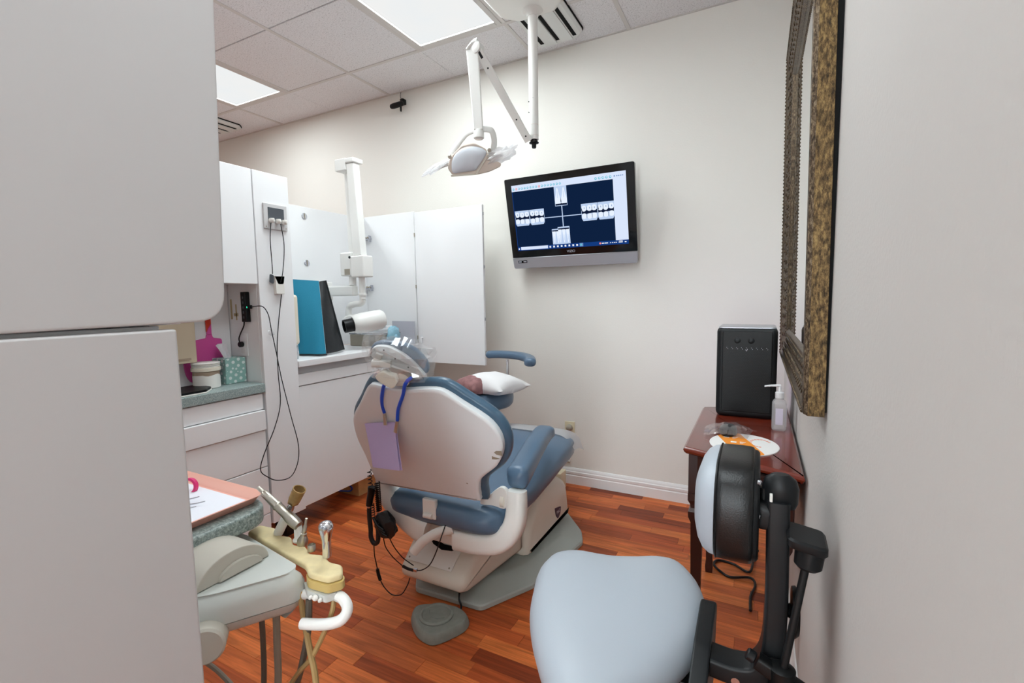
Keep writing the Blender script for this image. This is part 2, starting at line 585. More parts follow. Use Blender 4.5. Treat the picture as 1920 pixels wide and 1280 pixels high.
def text(name, s, size, O, U, V, m, parent=None, depth=0.0004, align='CENTER'):
    cu = bpy.data.curves.new(name, 'FONT')
    cu.body = s; cu.size = size; cu.align_x = align; cu.align_y = 'CENTER'; cu.extrude = depth
    tmp = bpy.data.objects.new('tmp', cu)
    COL.objects.link(tmp)
    dg = bpy.context.evaluated_depsgraph_get()
    me = bpy.data.meshes.new_from_object(tmp.evaluated_get(dg))
    bpy.data.objects.remove(tmp)
    bm = bmesh.new(); bm.from_mesh(me)
    bpy.data.meshes.remove(me)
    U = Vector(U); V = Vector(V); N = U.cross(V)
    for v in bm.verts:
        v.co = Vector(O) + U * v.co.x + V * v.co.y + N * v.co.z
    return link(name, bm, m, parent, smooth=0)

def crumple(name, c, axes, m, parent=None, amp=0.35, seed=1, sub=3, open_end=None):
    """crumpled bag: faceted noisy ellipsoid"""
    bm = bmesh.new()
    bmesh.ops.create_icosphere(bm, subdivisions=sub, radius=1.0)
    A = [Vector(a) for a in axes]
    for v in bm.verts:
        p = v.co.copy()
        k = 1 + amp * noise.noise(p * 2.3 + Vector((seed * 7.1, 0, 0))) + amp * 0.6 * noise.noise(p * 6 + Vector((0, seed * 3.3, 0)))
        p *= k
        v.co = Vector(c) + A[0] * p.x + A[1] * p.y + A[2] * p.z
    return link(name, bm, m, parent, smooth=20)

# ================================================================== SETTING
struct(box('wall_back', XL - 0.1, XR + 0.1, YB, YB + 0.1, -0.1, ZC + 0.15, 'wall_paint', bevel=0))
struct(box('wall_right', XR, XR + 0.1, YF, YB, -0.1, ZC + 0.15, 'wall_paint_dimmed', bevel=0))
struct(box('wall_left', XL - 0.1, XL, YF, YB, -0.1, ZC + 0.15, 'wall_paint', bevel=0))
WX0, WX1, WZ1 = -0.72, 0.10, 2.55      # unseen window added behind the camera to brighten the back wall
bm = bmesh.new()
bm_box(bm, XL - 0.1, WX0, YF - 0.1, YF, -0.1, ZC + 0.15)
bm_box(bm, WX1, XR + 0.1, YF - 0.1, YF, -0.1, ZC + 0.15)
bm_box(bm, WX0, WX1, YF - 0.1, YF, WZ1, ZC + 0.15)
struct(link('wall_front', bm, 'wall_paint', smooth=0))
struct(box('wall_light_block', -1.42, -1.32, YF, -1.2, -0.1, ZC + 0.15, 'wall_paint', bevel=0))  # unseen wall added to keep the added window's light off the left bay
bm = bmesh.new()
for q in ((WX0, WX0 + 0.05, 0, WZ1), (WX1 - 0.05, WX1, 0, WZ1), (WX0 + 0.05, WX1 - 0.05, WZ1 - 0.05, WZ1), (WX0 + 0.05, WX1 - 0.05, 0, 0.08)):
    bm_box(bm, q[0], q[1], YF - 0.07, YF - 0.03, q[2], q[3])
win = struct(link('window_added', bm, 'trim_white', smooth=0))
box('pane', WX0 + 0.05, WX1 - 0.05, YF - 0.052, YF - 0.048, 0.08, WZ1 - 0.05, 'film_added_pane', win, bevel=0)
pd = bpy.data.lights.new('added_window_portal', 'AREA'); pd.shape = 'RECTANGLE'; pd.size = WX1 - WX0; pd.size_y = WZ1; pd.cycles.is_portal = True
po_ = bpy.data.objects.new('added_window_portal', pd); COL.objects.link(po_)
po_.location = ((WX0 + WX1) / 2, YF - 0.02, WZ1 / 2); po_.rotation_euler = (math.pi / 2, 0, math.pi)

# floor: strips of laminate laid along X
floor = struct(box('floor', XL, XR, YF, YB, -0.06, -0.009, 'gap_dark', bevel=0))
PW, GAP = 0.066, 0.0007
def plank_mesh(L):
    bm = bmesh.new()
    bm_box(bm, 0, L - GAP, -PW / 2 + GAP / 2, PW / 2 - GAP / 2, -0.008, 0.0, 0.0006, 1)
    me = bpy.data.meshes.new('plank')
    bm.to_mesh(me); bm.free()
    me.materials.append(MATS['plank_wood'])
    return me
LENS = [0.26, 0.34, 0.42, 0.52]
PM = {l: plank_mesh(l) for l in LENS}
bm_far = bmesh.new()
vx0, vx1, vy0, vy1 = -2.45, XR, 0.93, YB
row = 0
y = YB - PW / 2
nplank = 0
while y > YF:
    x = XL - random.random() * 0.4
    while x < XR:
        l = random.choice(LENS)
        xe = x + l
        near = (vy0 < y < vy1) and xe > vx0 and nplank < 296
        if near and xe <= XR and x > XL:
            o = bpy.data.objects.new('plank', PM[l]); COL.objects.link(o)
            o.parent = floor; o.location = Vector((x, y, 0)) - WPOS['floor']
            nplank += 1
        else:
            a, b = max(x, XL), min(xe, XR)
            if b - a > 0.02:
                bm_box(bm_far, a, b - GAP, y - PW / 2 + GAP / 2, y + PW / 2 - GAP / 2, -0.008, 0.0)
        x = xe
    y -= PW
pf = link('plank_field', bm_far, 'plank_wood_far', floor, smooth=0)
pf['kind'] = 'stuff'

# baseboards with a stepped profile
def baseboard(name, path_axis):
    prof = [(0, 0), (0.016, 0), (0.016, 0.058), (0.0125, 0.062), (0.0125, 0.066), (0.0155, 0.070), (0.0155, 0.084), (0.011, 0.089), (0.011, 0.092), (0.009, 0.100), (0.004, 0.108), (0, 0.110)]
    bm = bmesh.new()
    if path_axis == 'x':
        rings = [[Vector((xx, YB - d, z)) for d, z in prof] for xx in (XL, XR - 0.0165)]
    else:
        rings = [[Vector((XR - d, yy, z)) for d, z in prof] for yy in (YF, YB)]
    bm_loft(bm, rings)
    return struct(link(name, bm, 'trim_white', smooth=30))
baseboard('baseboard_back', 'x')
baseboard('baseboard_right', 'y')

# ------------------------------------------------------------------ ceiling
ceil = struct(box('ceiling', XL, XR, YF, YB, ZC + 0.03, ZC + 0.12, 'gap_dark', bevel=0))
TL = 0.61
xl = [-0.72 + TL * i for i in range(-8, 3)]
yl = [2.53 + TL * i for i in range(-9, 2)]
LIGHTS = [(-1.94, 1.31), (-3.77, 1.31), (-3.77, -1.13), (-0.72, 0.09), (-0.72, -2.35)]  # first two are in view; the other three are added fill panels
POWER = [0.80, 0.6, 1.0, 0.44, 0.6]
def in_light(cx, cy):
    for lx, ly in LIGHTS:
        if lx < cx < lx + TL and ly < cy < ly + 2 * TL:
            return True
    return False
for i in range(len(xl) - 1):
    for j in range(len(yl) - 1):
        x0, x1, y0, y1 = xl[i], xl[i + 1], yl[j], yl[j + 1]
        if in_light((x0 + x1) / 2, (y0 + y1) / 2):
            continue
        x0, x1, y0, y1 = max(x0, XL), min(x1, XR), max(y0, YF), min(y1, YB)
        if x1 - x0 < 0.03 or y1 - y0 < 0.03:
            continue
        # tiles are two modules long: scored (hairline) across the middle
        sy = 0.0008 if (round((yl[j] - 2.53) / TL) % 2 != 0) else 0.004
        sx = 0.004
        if y0 > 2.5:
            sx = 0.0012
        lo, hi = (0.004, 0.001) if (j % 2 == 0) else (0.001, 0.004)
        box('ceiling_tile', x0 + sx, x1 - sx, y0 + lo, y1 - hi, ZC, ZC + 0.015, 'ceiling_tile', ceil, bevel=0.0015, seg=1)
# suspended grid: runners along X every 1.22 m, cross tees along Y every 0.61 m
for yy in (2.53, 1.31, 0.09, -1.13, -2.35):
    box('grid_runner', XL, XR - 0.002, yy - 0.012, yy + 0.012, ZC - 0.004, ZC + 0.004, 'grid_bar', ceil, bevel=0.001, seg=1)
for i, xx in enumerate(xl):
    if xx < XL or xx > XR:
        continue
    y1 = YB - 0.002 if i % 2 == 0 else 2.53 - 0.0125
    segs = [(1.3225, 2.5175), (0.1025, 1.2975), (-1.1175, 0.0775), (YF + 0.01, -1.1425)]
    if xx in (xl[8], xl[5], xl[3], xl[7]):
        segs.append((2.5425, YB - 0.002))
    for a, b in segs:
        box('grid_tee', xx - 0.012, xx + 0.012, a, b, ZC - 0.004, ZC + 0.004, 'grid_bar', ceil, bevel=0.001, seg=1)
box('wall_angle', XL, XR - 0.002, YB - 0.016, YB - 0.001, ZC - 0.003, ZC + 0.003, 'grid_bar', ceil, bevel=0.0005, seg=1)

LBL = ['rectangular ceiling light panel nearest the surgical lamp post', 'rectangular ceiling light panel at far left, above the tall cabinet',
       'unseen ceiling light panel added in the neighbouring bay for fill', 'unseen ceiling light panel added above the saddle stool for fill', 'unseen ceiling light panel added behind the camera for fill']
for k, (lx, ly) in enumerate(LIGHTS):
    t = thing('ceiling_light', LBL[k], 'ceiling light', (lx + TL / 2, ly + TL, ZC - 0.02), 'recessed ceiling light panels')
    a, b, c, d = lx + 0.013, lx + TL - 0.013, ly + 0.013, ly + 2 * TL - 0.013
    w = 0.032
    bm = bmesh.new()
    for q in ((a, a + w, c, d), (b - w, b, c, d), (a + w, b - w, c, c + w), (a + w, b - w, d - w, d)):
        bm_box(bm, q[0], q[1], q[2], q[3], ZC - 0.006, ZC + 0.02, 0.002, 1)
    link('frame', bm, 'grid_bar', t)
    box('diffuser', a + w + 0.001, b - w - 0.001, c + w + 0.001, d - w - 0.001, ZC + 0.004, ZC + 0.012, 'diffuser', t, bevel=0)
    ld = bpy.data.lights.new('tube_light', 'AREA'); ld.shape = 'RECTANGLE'; ld.size = b - a - 2 * w; ld.size_y = d - c - 2 * w
    ld.energy = LAMP_W * POWER[k]; ld.spread = SPREAD; ld.color = (0.88, 0.97, 1.0)
    lo = bpy.data.objects.new('tube_light', ld); COL.objects.link(lo); lo.parent = t; lo.location = (0, 0, 0.0225)

def vent(label, x0, x1, y0, y1):
    t = thing('ceiling_vent', label, 'air vent', ((x0 + x1) / 2, (y0 + y1) / 2, ZC - 0.03), 'ceiling air vents')
    pts = round2([(x0, y0), (x1, y0), (x1, y1 - 0.05), (x1 - 0.05, y1), (x0 + 0.03, y1), (x0, y1 - 0.03)], 0.012, 3)
    pprism('housing', pts, (0, 0, ZC - 0.028), X, Y, Z, [(0, 0.012), (0.012, 0.0), (0.027, 0)], 'vent_white', t)
    w = x1 - x0
    pprism('trim', inset2(pts, -0.006), (0, 0, ZC - 0.008), X, Y, Z, [(0, 0), (0.007, 0)], 'vent_dark', t)
    for f in (0.10, 0.44, 0.80):
        box('slot', x0 + w * f, x0 + w * f + 0.022, y0 + 0.04, y1 - 0.05, ZC - 0.030, ZC - 0.0283, 'vent_dark', t, bevel=0)
    for f in (0.16, 0.50):
        box('louvre', x0 + w * f + 0.01, x0 + w * (f + 0.27), y0 + 0.03, y1 - 0.025, ZC - 0.034, ZC - 0.0285, 'vent_white', t, bevel=0.002)
vent('white ceiling air vent with dark slots beside the surgical lamp mount', -1.25, -0.955, 2.36, 2.84)
vent('white ceiling air vent at far left near the back wall', -4.42, -4.10, 2.36, 2.80)

# ================================================================== CABINETS
# near cabinet on the left of the passage: upper and lower unit, doors facing +X
t = thing('wall_cabinet', 'huge plain white cabinet door filling the upper left foreground', 'cabinet', (-1.03, -0.3, 1.225))
box('carcass', -1.32, -0.772, -1.2, 0.405, 1.2215, ZC - 0.012, 'laminate', t, bevel=0.002)
pts = [(-0.02, 1.2185), (0.46, 1.2245), (0.512, ZC - 0.01), (-0.02, ZC - 0.01)]
pts = round2(pts, [0.002, 0.045, 0.004, 0.002], 7)
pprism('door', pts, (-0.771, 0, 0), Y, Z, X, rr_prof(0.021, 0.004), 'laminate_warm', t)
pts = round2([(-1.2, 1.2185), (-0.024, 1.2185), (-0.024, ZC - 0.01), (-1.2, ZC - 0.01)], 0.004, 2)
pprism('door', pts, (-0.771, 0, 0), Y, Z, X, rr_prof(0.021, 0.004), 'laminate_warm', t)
t = thing('base_cabinet', 'tall plain white lower cabinet in the left foreground', 'cabinet', (-1.03, -0.3, 0))
box('carcass', -1.32, -0.772, -1.2, 0.375, 0.09, 1.2205, 'laminate', t, bevel=0.002)
box('toe_kick', -1.28, -0.82, -1.18, 0.35, 0.0, 0.089, 'black_satin', t, bevel=0)
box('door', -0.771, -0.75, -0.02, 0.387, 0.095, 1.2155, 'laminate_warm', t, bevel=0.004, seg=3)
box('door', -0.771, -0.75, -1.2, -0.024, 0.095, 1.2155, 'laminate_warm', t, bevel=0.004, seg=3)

# far counter with drawers
t = thing('drawer_cabinet', 'white drawer cabinet under the speckled green counter', 'cabinet', (-2.38, 0.9, 0))
box('carcass', -2.60, -2.175, 0.35, 1.478, 0.12, 0.808, 'laminate', t)
for sx in (0.40, 1.40):
    box('foot', -2.5, -2.25, sx - 0.03, sx + 0.03, 0, 0.119, 'black_satin', t, bevel=0)
for z0, z1, xf in ((0.7285, 0.808, -2.154), (0.6275, 0.7255, -2.140), (0.442, 0.6245, -2.150), (0.20, 0.4385, -2.150), (0.12, 0.197, -2.150)):
    dr = box('drawer', -2.174, xf, 0.36, 1.474, z0, z1, 'laminate', t, bevel=0.003)
    if xf > -2.145:
        box('finger_pull', -2.1735, -2.152, 0.37, 1.47, z0 - 0.0026, z0 - 0.0004, 'seam', dr, bevel=0)
tag(box('countertop', -2.395, -2.143, 0.35, 1.483, 0.812, 0.857, 'stone_green', bevel=0.004), 'speckled grey-green counter holding the tissue box', 'countertop')
t = thing('upper_cabinet', 'white wall cabinet above the counter niche with tissue box', 'cabinet', (-2.4, 0.9, 0.86))
box('carcass', -2.60, -2.172, 0.35, 1.484, 1.345, 1.880, 'laminate', t)
box('door', -2.171, -2.15, 0.93, 1.4835, 1.341, 1.883, 'laminate', t, bevel=0.003)
box('door', -2.171, -2.15, 0.352, 0.927, 1.341, 1.883, 'laminate', t, bevel=0.003)
box('niche_back', -2.60, -2.399, 0.35, 1.484, 0.86, 1.344, 'laminate', t, bevel=0)

# tall narrow unit between the niche and the alcove
t = thing('tall_cabinet', 'narrow tall white cabinet column carrying the sensor control plate', 'cabinet', (-2.38, 1.585, 0))
box('carcass', -2.60, -2.172, 1.488, 1.678, 0.13, 1.880, 'laminate', t, bevel=0.002)
box('front_panel', -2.171, -2.15, 1.488, 1.681, 0.135, 1.883, 'laminate', t, bevel=0.003)
box('foot', -2.30, -2.21, 1.60, 1.665, 0.0, 0.129, 'black_satin', t, bevel=0)
box('foot', -2.58, -2.50, 1.50, 1.56, 0.0, 0.129, 'black_satin', t, bevel=0)
bm = bmesh.new()
bm_box(bm, -2.385, -2.372, 1.4868, 1.4878, 1.17, 1.27)
bm_box(bm, -2.36, -2.325, 1.4868, 1.4878, 1.185, 1.20)
bm_box(bm, -2.345, -2.335, 1.4868, 1.4878, 1.165, 1.245)
link('glue_stain', bm, 'stain', t, smooth=0)

# alcove unit with open doors
t = thing('alcove_cabinet', 'open-topped white alcove unit behind the x-ray arm', 'cabinet', (-2.38, 2.18, 0.94))
box('back_panel', -2.63, -2.611, 1.683, 2.70, 0.945, 1.860, 'laminate', t)
box('end_panel', -2.610, -2.152, 2.678, 2.70, 0.945, 1.866, 'laminate', t)
for zz in (1.80, 1.502):
    h = cyl('hinge_cup', (-2.611, 2.15, zz), (-2.606, 2.15, zz), 0.020, 'steel', t, bev=0.0015)
    box('hinge_bar', -2.6055, -2.6035, 2.147, 2.153, zz - 0.018, zz + 0.018, 'rust_grey', h, bevel=0)
for zz in (1.706, 1.346):
    h = box('hinge', -2.60, -2.545, 2.655, 2.6775, zz - 0.009, zz + 0.009, 'steel', t, bevel=0.003)
    for dx in (-0.012, 0.014):
        cyl('screw', (-2.572 + dx, 2.66, zz + 0.006), (-2.572 + dx, 2.647, zz + 0.006), 0.007, 'rust_grey', h, n=10)
    box('hinge_plate', -2.556, -2.549, 2.652, 2.677, zz - 0.022, zz + 0.022, 'steel', h, bevel=0.001)
d = box('door', -2.143, -1.594, 2.676, 2.697, 0.812, 1.858, 'laminate', t, bevel=0.003)
for zz in (1.706, 1.346, 0.988):
    cyl('hinge_pin', (-2.1475, 2.676, zz - 0.012), (-2.1475, 2.676, zz + 0.012), 0.004, 'rust_grey', d, n=10)
for zz in (1.80, 1.46, 1.12, 0.90):
    box('edge_catch', -1.5938, -1.590, 2.680, 2.692, zz - 0.010, zz + 0.010, 'steel', d, bevel=0.001)
tube('handle', [(-2.105, 2.676, 0.985), (-2.105, 2.658, 0.985), (-2.105, 2.655, 0.96), (-2.105, 2.655, 0.90), (-2.105, 2.658, 0.875), (-2.105, 2.676, 0.875)], 0.006, 'pump_white', d)

t = thing('base_cabinet', 'long white base cabinet under the alcove counter, raised off the floor', 'cabinet', (-2.38, 2.25, 0))
box('carcass', -2.60, -2.192, 1.684, 2.80, 0.14, 0.904, 'laminate_warm', t)
box('door', -2.191, -2.170, 1.686, 2.798, 0.137, 0.800, 'laminate', t, bevel=0.003)
box('rail', -2.191, -2.166, 1.686, 2.798, 0.804, 0.866, 'laminate', t, bevel=0.003)
box('plinth', -2.56, -2.25, 2.156, 2.62, 0.0, 0.139, 'birch', t, bevel=0.001)
box('foot', -2.58, -2.50, 1.72, 1.80, 0.0, 0.139, 'black_satin', t, bevel=0)
tag(box('worktop', -2.608, -2.145, 1.684, 2.80, 0.906, 0.942, 'laminate', bevel=0.004), 'white alcove worktop under the teal lead apron', 'countertop')
tag(tube('blue_cable', [(-2.44, 2.146, 0.030), (-2.37, 2.132, 0.052), (-2.315, 2.126, 0.078), (-2.285, 2.134, 0.058), (-2.315, 2.142, 0.030), (-2.42, 2.148, 0.010)], 0.005, 'cord_blue'), 'loop of blue cable under the white base cabinet', 'cable')

# beige dispenser hanging in the niche
t = thing('towel_dispenser', 'beige box hanging under the cabinet beside the pink mirror', 'dispenser', (-2.3, 1.16, 0.98))
box('body', -2.396, -2.30, 1.06, 1.262, 0.981, 1.339, 'beige_board', t, bevel=0.003)
box('slot', -2.2999, -2.298, 1.09, 1.235, 0.995, 1.005, 'taupe', t, bevel=0)

# ================================================================== ITEMS IN THE NICHE
t = thing('tissue_box', 'mint tissue box with white polka dots and a tissue pulled up', 'tissue box', (-2.33, 1.43, 0.857))
box('carton', -2.389, -2.281, 1.378, 1.481, 0.8575, 0.982, 'dots_green', t, bevel=0.003)
g = []
for i in range(9):
    f = i / 8
    r = []
    for j in range(7):
        s = j / 6
        w = 0.018 + 0.026 * f * (1 - 0.35 * f)
        r.append((-2.335 + 0.012 * math.sin(s * 9 + f * 3) * (0.4 + f), 1.425 + (s - 0.5) * 2 * w - 0.02 * f + 0.012 * math.sin(5 * s) * f, 0.9815 + 0.075 * f * (1 - 0.45 * abs(s - 0.25))))
    g.append(r)
sheet('tissue', g, 0.002, 'tissue', t, 30)
t = thing('jar', 'white canister with stacked lids and torn paper wrap', 'jar', (-2.30, 1.297, 0.857))
lathe('body', (-2.30, 1.297, 0.8575), Z, [(0.052, 0), (0.055, 0.004), (0.055, 0.078), (0.05, 0.079)], 'taupe', t)
bm = bmesh.new()
rr = []
for k, hf in enumerate((0.0, 1.0)):
    rr.append([Vector((-2.30 + 0.0562 * math.cos(2 * math.pi * i / 32), 1.297 + 0.0562 * math.sin(2 * math.pi * i / 32), 0.859 + hf * (0.060 + 0.009 * noise.noise(Vector((i * 0.35, 0, 0))) + 0.007 * noise.noise(Vector((i * 1.1, 3, 0)))))) for i in range(32)])
bm_loft(bm, rr, False, False)
link('torn_wrap', bm, 'jar_white', t)
lathe('lid', (-2.30, 1.297, 0.937), Z, [(0.056, 0), (0.0605, 0.002), (0.0605, 0.016), (0.058, 0.0175)], 'cream_plastic', t)
for k in range(3):
    lathe('lid', (-2.30, 1.297, 0.9555 + 0.0075 * k), Z, [(0.057, 0), (0.0575 + 0.001 * k, 0.002), (0.0575 + 0.001 * k, 0.005), (0.054, 0.0068)], 'jar_white', t)
t = thing('hand_mirror', 'pink hand mirror with red handle tip leaning on the niche back', 'mirror', (-2.388, 1.345, 0.86))
pts = round2([(1.250, 0.985), (1.253, 0.92), (1.275, 0.872), (1.41, 0.862), (1.435, 0.90), (1.435, 1.075), (1.392, 1.083), (1.388, 1.10), (1.364, 1.10), (1.360, 1.083), (1.300, 1.075), (1.298, 0.995)], [0.01, 0.03, 0.03, 0.02, 0.02, 0.01, 0.006, 0, 0, 0.006, 0.01, 0.004], 3)
pprism('body', pts, (-2.398, 0, 0), Y, Z, X, rr_prof(0.010, 0.002), 'pink_plastic', t)
pts = [(1.3645, 1.1005), (1.3875, 1.1005), (1.3875, 1.150), (1.372, 1.128), (1.3645, 1.112)]
pprism('handle', pts, (-2.397, 0, 0), Y, Z, X, rr_prof(0.008, 0.0015), 'pink_plastic', t)
pprism('handle_tip', [(1.3640, 1.113), (1.3715, 1.130), (1.3875, 1.152), (1.388, 1.215), (1.362, 1.215)], (-2.397, 0, 0), Y, Z, X, rr_prof(0.008, 0.0015), 'red_orange', t)
t = thing('tablet', 'black tablet lying flat at the front of the speckled counter', 'tablet', (-2.23, 1.15, 0.857))
pprism('base', round2([(-2.335, 1.03), (-2.152, 1.03), (-2.152, 1.212), (-2.215, 1.27), (-2.335, 1.27)], 0.008, 3), (0, 0, 0.8575), X, Y, Z, rr_prof(0.006, 0.0015), 'jar_white', t)
pprism('glass_top', round2([(-2.335, 1.03), (-2.154, 1.03), (-2.154, 1.21), (-2.217, 1.268), (-2.335, 1.268)], 0.008, 3), (0, 0, 0.8636), X, Y, Z, rr_prof(0.010, 0.002), 'black_plastic', t)
t = thing('usb_hub', 'black usb power strip on the side of the white column', 'power strip', (-2.23, 1.478, 1.15))
box('body', -2.262, -2.225, 1.462, 1.4865, 1.158, 1.305, 'black_plastic', t, bevel=0.003)
for k in range(5):
    box('port', -2.249, -2.238, 1.4615, 1.4619, 1.175 + 0.024 * k, 1.187 + 0.024 * k, 'screen_grey', t, bevel=0)
box('status_light', -2.2245, -2.222, 1.468, 1.474, 1.226, 1.234, 'led_green', t, bevel=0)
box('cable_plug', -2.2245, -2.198, 1.468, 1.480, 1.222, 1.240, 'black_plastic', t, bevel=0.002)
tube('cord', [(-2.255, 1.47, 1.158), (-2.262, 1.47, 1.135), (-2.29, 1.47, 1.10), (-2.305, 1.47, 1.075), (-2.300, 1.468, 1.058)], 0.003, 'black_plastic', t)
cyl('mains_plug', (-2.296, 1.482, 1.045), (-2.296, 1.462, 1.045), 0.014, 'black_plastic', t, bev=0.003)
t = thing('wall_outlet', 'white outlet plate in the niche below the usb strip', 'outlet', (-2.29, 1.485, 0.99))
box('cover_plate', -2.328, -2.260, 1.4825, 1.4868, 0.985, 1.100, 'laminate', t, bevel=0.002)
box('socket', -2.310, -2.280, 1.481, 1.4824, 0.998, 1.026, 'trim_white', t, bevel=0.001)

# control plate and sensor cables on the column
t = thing('sensor_control', 'white sensor control plate with grey window on the column', 'control panel', (-2.145, 1.595, 1.61))
box('plate', -2.1495, -2.141, 1.530, 1.660, 1.611, 1.735, 'laminate_warm', t, bevel=0.003)
box('window', -2.1408, -2.139, 1.553, 1.640, 1.657, 1.716, 'screen_grey', t, bevel=0)
for yy in (1.562, 1.598, 1.632):
    loft('sensor_holder', [ring((-2.128, yy, zz), Z, rx, ry, n=12) for zz, rx, ry in ((1.640, 0.008, 0.010), (1.645, 0.011, 0.017), (1.655, 0.0115, 0.018), (1.662, 0.009, 0.015))], 'jar_white', t)
for yy in (1.540, 1.650):
    cyl('screw', (-2.1408, yy, 1.622), (-2.1395, yy, 1.622), 0.003, 'rust_grey', t, n=8)
t = thing('sensor_hook', 'white hook on the column holding a dark x-ray sensor', 'hook', (-2.14, 1.59, 1.28))
pprism('holder', round2([(1.562, 1.385), (1.578, 1.345), (1.604, 1.345), (1.612, 1.385), (1.612, 1.293), (1.565, 1.293)], 0.004, 2), (-2.1495, 0, 0), Y, Z, X, rr_prof(0.022, 0.003), 'jar_white', t)
pprism('sensor', round2([(1.536, 1.35), (1.556, 1.342), (1.560, 1.385), (1.540, 1.392)], 0.007, 3), (-2.140, 0, 0), Y, Z, X, rr_prof(0.008, 0.002), 'screen_grey', t)
XC = -2.118
tag(tube('sensor_cable', [(-2.125, 1.555, 1.640), (XC, 1.54, 1.555), (XC, 1.542, 1.43), (-2.13, 1.55, 1.392)], 0.0022, 'black_satin', n=6), 'thin dark sensor cable ending at the dark sensor on the hook', 'cable')
tag(tube('sensor_cable', [(-2.125, 1.608, 1.640), (XC, 1.615, 1.535), (XC, 1.60, 1.41), (-2.125, 1.588, 1.350)], 0.0022, 'black_satin', n=6), 'thin dark sensor cable dropping to the right of the hook', 'cable')
P = [(1.584, 1.291), (1.56, 1.163), (1.542, 1.032), (1.539, 0.898), (1.541, 0.749), (1.503, 0.635), (1.438, 0.519), (1.413, 0.447), (1.444, 0.402), (1.5, 0.363), (1.576, 0.356), (1.622, 0.42), (1.622, 0.52), (1.59, 0.669), (1.549, 0.87), (1.528, 1.006), (1.51, 1.114), (1.498, 1.192), (1.472, 1.232)]
pp = [(XC + 0.010 * (i > 11), a, b) for i, (a, b) in enumerate(P)] + [(-2.16, 1.468, 1.234), (-2.197, 1.474, 1.231)]
t = thing('sensor_cable', 'long looped cable hanging down the white column', 'cable', (-2.12, 1.52, 0.356))
tube('cord', pp, 0.0024, 'black_satin', t, n=6)
crumple('tie_tag', (-2.112, 1.512, 1.105), [(0.004, 0, 0), (0, 0.016, 0), (0, 0, 0.017)], 'film_white', t, 0.3, 3, 2)

# ================================================================== ALCOVE ITEMS
t = thing('x_ray_unit', 'white dental x-ray arm with tube head over the alcove', 'x-ray unit', (-2.45, 2.25, 1.3))
box('wall_bracket', -2.610, -2.55, 2.20, 2.30, 1.26, 1.38, 'enamel', t, bevel=0.006)
box('extension_arm', -2.549, -2.29, 2.225, 2.275, 1.285, 1.352, 'enamel', t, bevel=0.012, seg=3)
cyl('pivot', (-2.315, 2.25, 1.353), (-2.315, 2.25, 1.41), 0.024, 'enamel', t, bev=0.003)
box('elbow_block', -2.385, -2.285, 2.215, 2.285, 1.411, 1.56, 'enamel', t, bevel=0.010, seg=3)
box('elbow_cover', -2.284, -2.175, 2.205, 2.295, 1.40, 1.535, 'enamel', t, bevel=0.010, seg=3)
cyl('pivot_bolt', (-2.285, 2.2045, 1.525), (-2.285, 2.201, 1.525), 0.008, 'black_satin', t)
pprism('lower_link', [(-2.345, 1.561), (-2.300, 1.561), (-2.318, 2.055), (-2.352, 2.055)], (0, 2.255, 0), X, Z, Y, rr_prof(0.035, 0.004), 'enamel', t)
pprism('upper_link', [(-2.268, 1.536), (-2.200, 1.536), (-2.232, 2.10), (-2.292, 2.10)], (0, 2.215, 0), X, Z, Y, rr_prof(0.055, 0.006), 'enamel', t)
box('top_cap', -2.386, -2.294, 2.212, 2.300, 2.062, 2.136, 'enamel', t, bevel=0.006)
box('link_cap', -2.293, -2.222, 2.206, 2.290, 2.101, 2.130, 'enamel', t, bevel=0.006)
box('latch', -2.345, -2.298, 2.2135, 2.2145, 1.418, 1.455, 'rust_grey', t, bevel=0)
cyl('drop_post', (-2.235, 2.25, 1.399), (-2.235, 2.25, 1.26), 0.020, 'enamel', t, bev=0.002)
cyl('collar', (-2.235, 2.25, 1.30), (-2.235, 2.25, 1.285), 0.025, 'enamel', t, bev=0.002)
tube('yoke', [(-2.235, 2.25, 1.262), (-2.25, 2.25, 1.238), (-2.30, 2.25, 1.232), (-2.345, 2.25, 1.222), (-2.362, 2.25, 1.19), (-2.365, 2.25, 1.12)], 0.020, 'enamel', t, n=14)
hd = lathe('tube_head', (-2.17, 2.36, 1.135), (-0.15, -0.28, -0.05), [(0.02, -0.01), (0.048, -0.004), (0.062, 0.015), (0.064, 0.05), (0.064, 0.15), (0.060, 0.185), (0.050, 0.20)], 'enamel', t, n=28)
lathe('side_cover', (-2.365, 2.29, 1.11), (0.25, -0.6, -0.05), [(0.02, -0.02), (0.05, -0.012), (0.058, 0.0), (0.058, 0.05), (0.05, 0.06)], 'enamel', t, n=24)
av = Vector((-0.15, -0.28, -0.05)).normalized()
c0 = Vector((-2.17, 2.36, 1.135)) + av * 0.196
bm = bmesh.new()
bm_loft(bm, [ring(c0 + av * h, av, r, n=28) for r, h in ((0.040, 0), (0.042, 0.004), (0.042, 0.060), (0.036, 0.060), (0.036, 0.01))], True, True)
link('cone', bm, 'black_plastic', hd)
cyl('cone_liner', c0 + av * 0.011, c0 + av * 0.014, 0.035, 'rust_grey', hd)

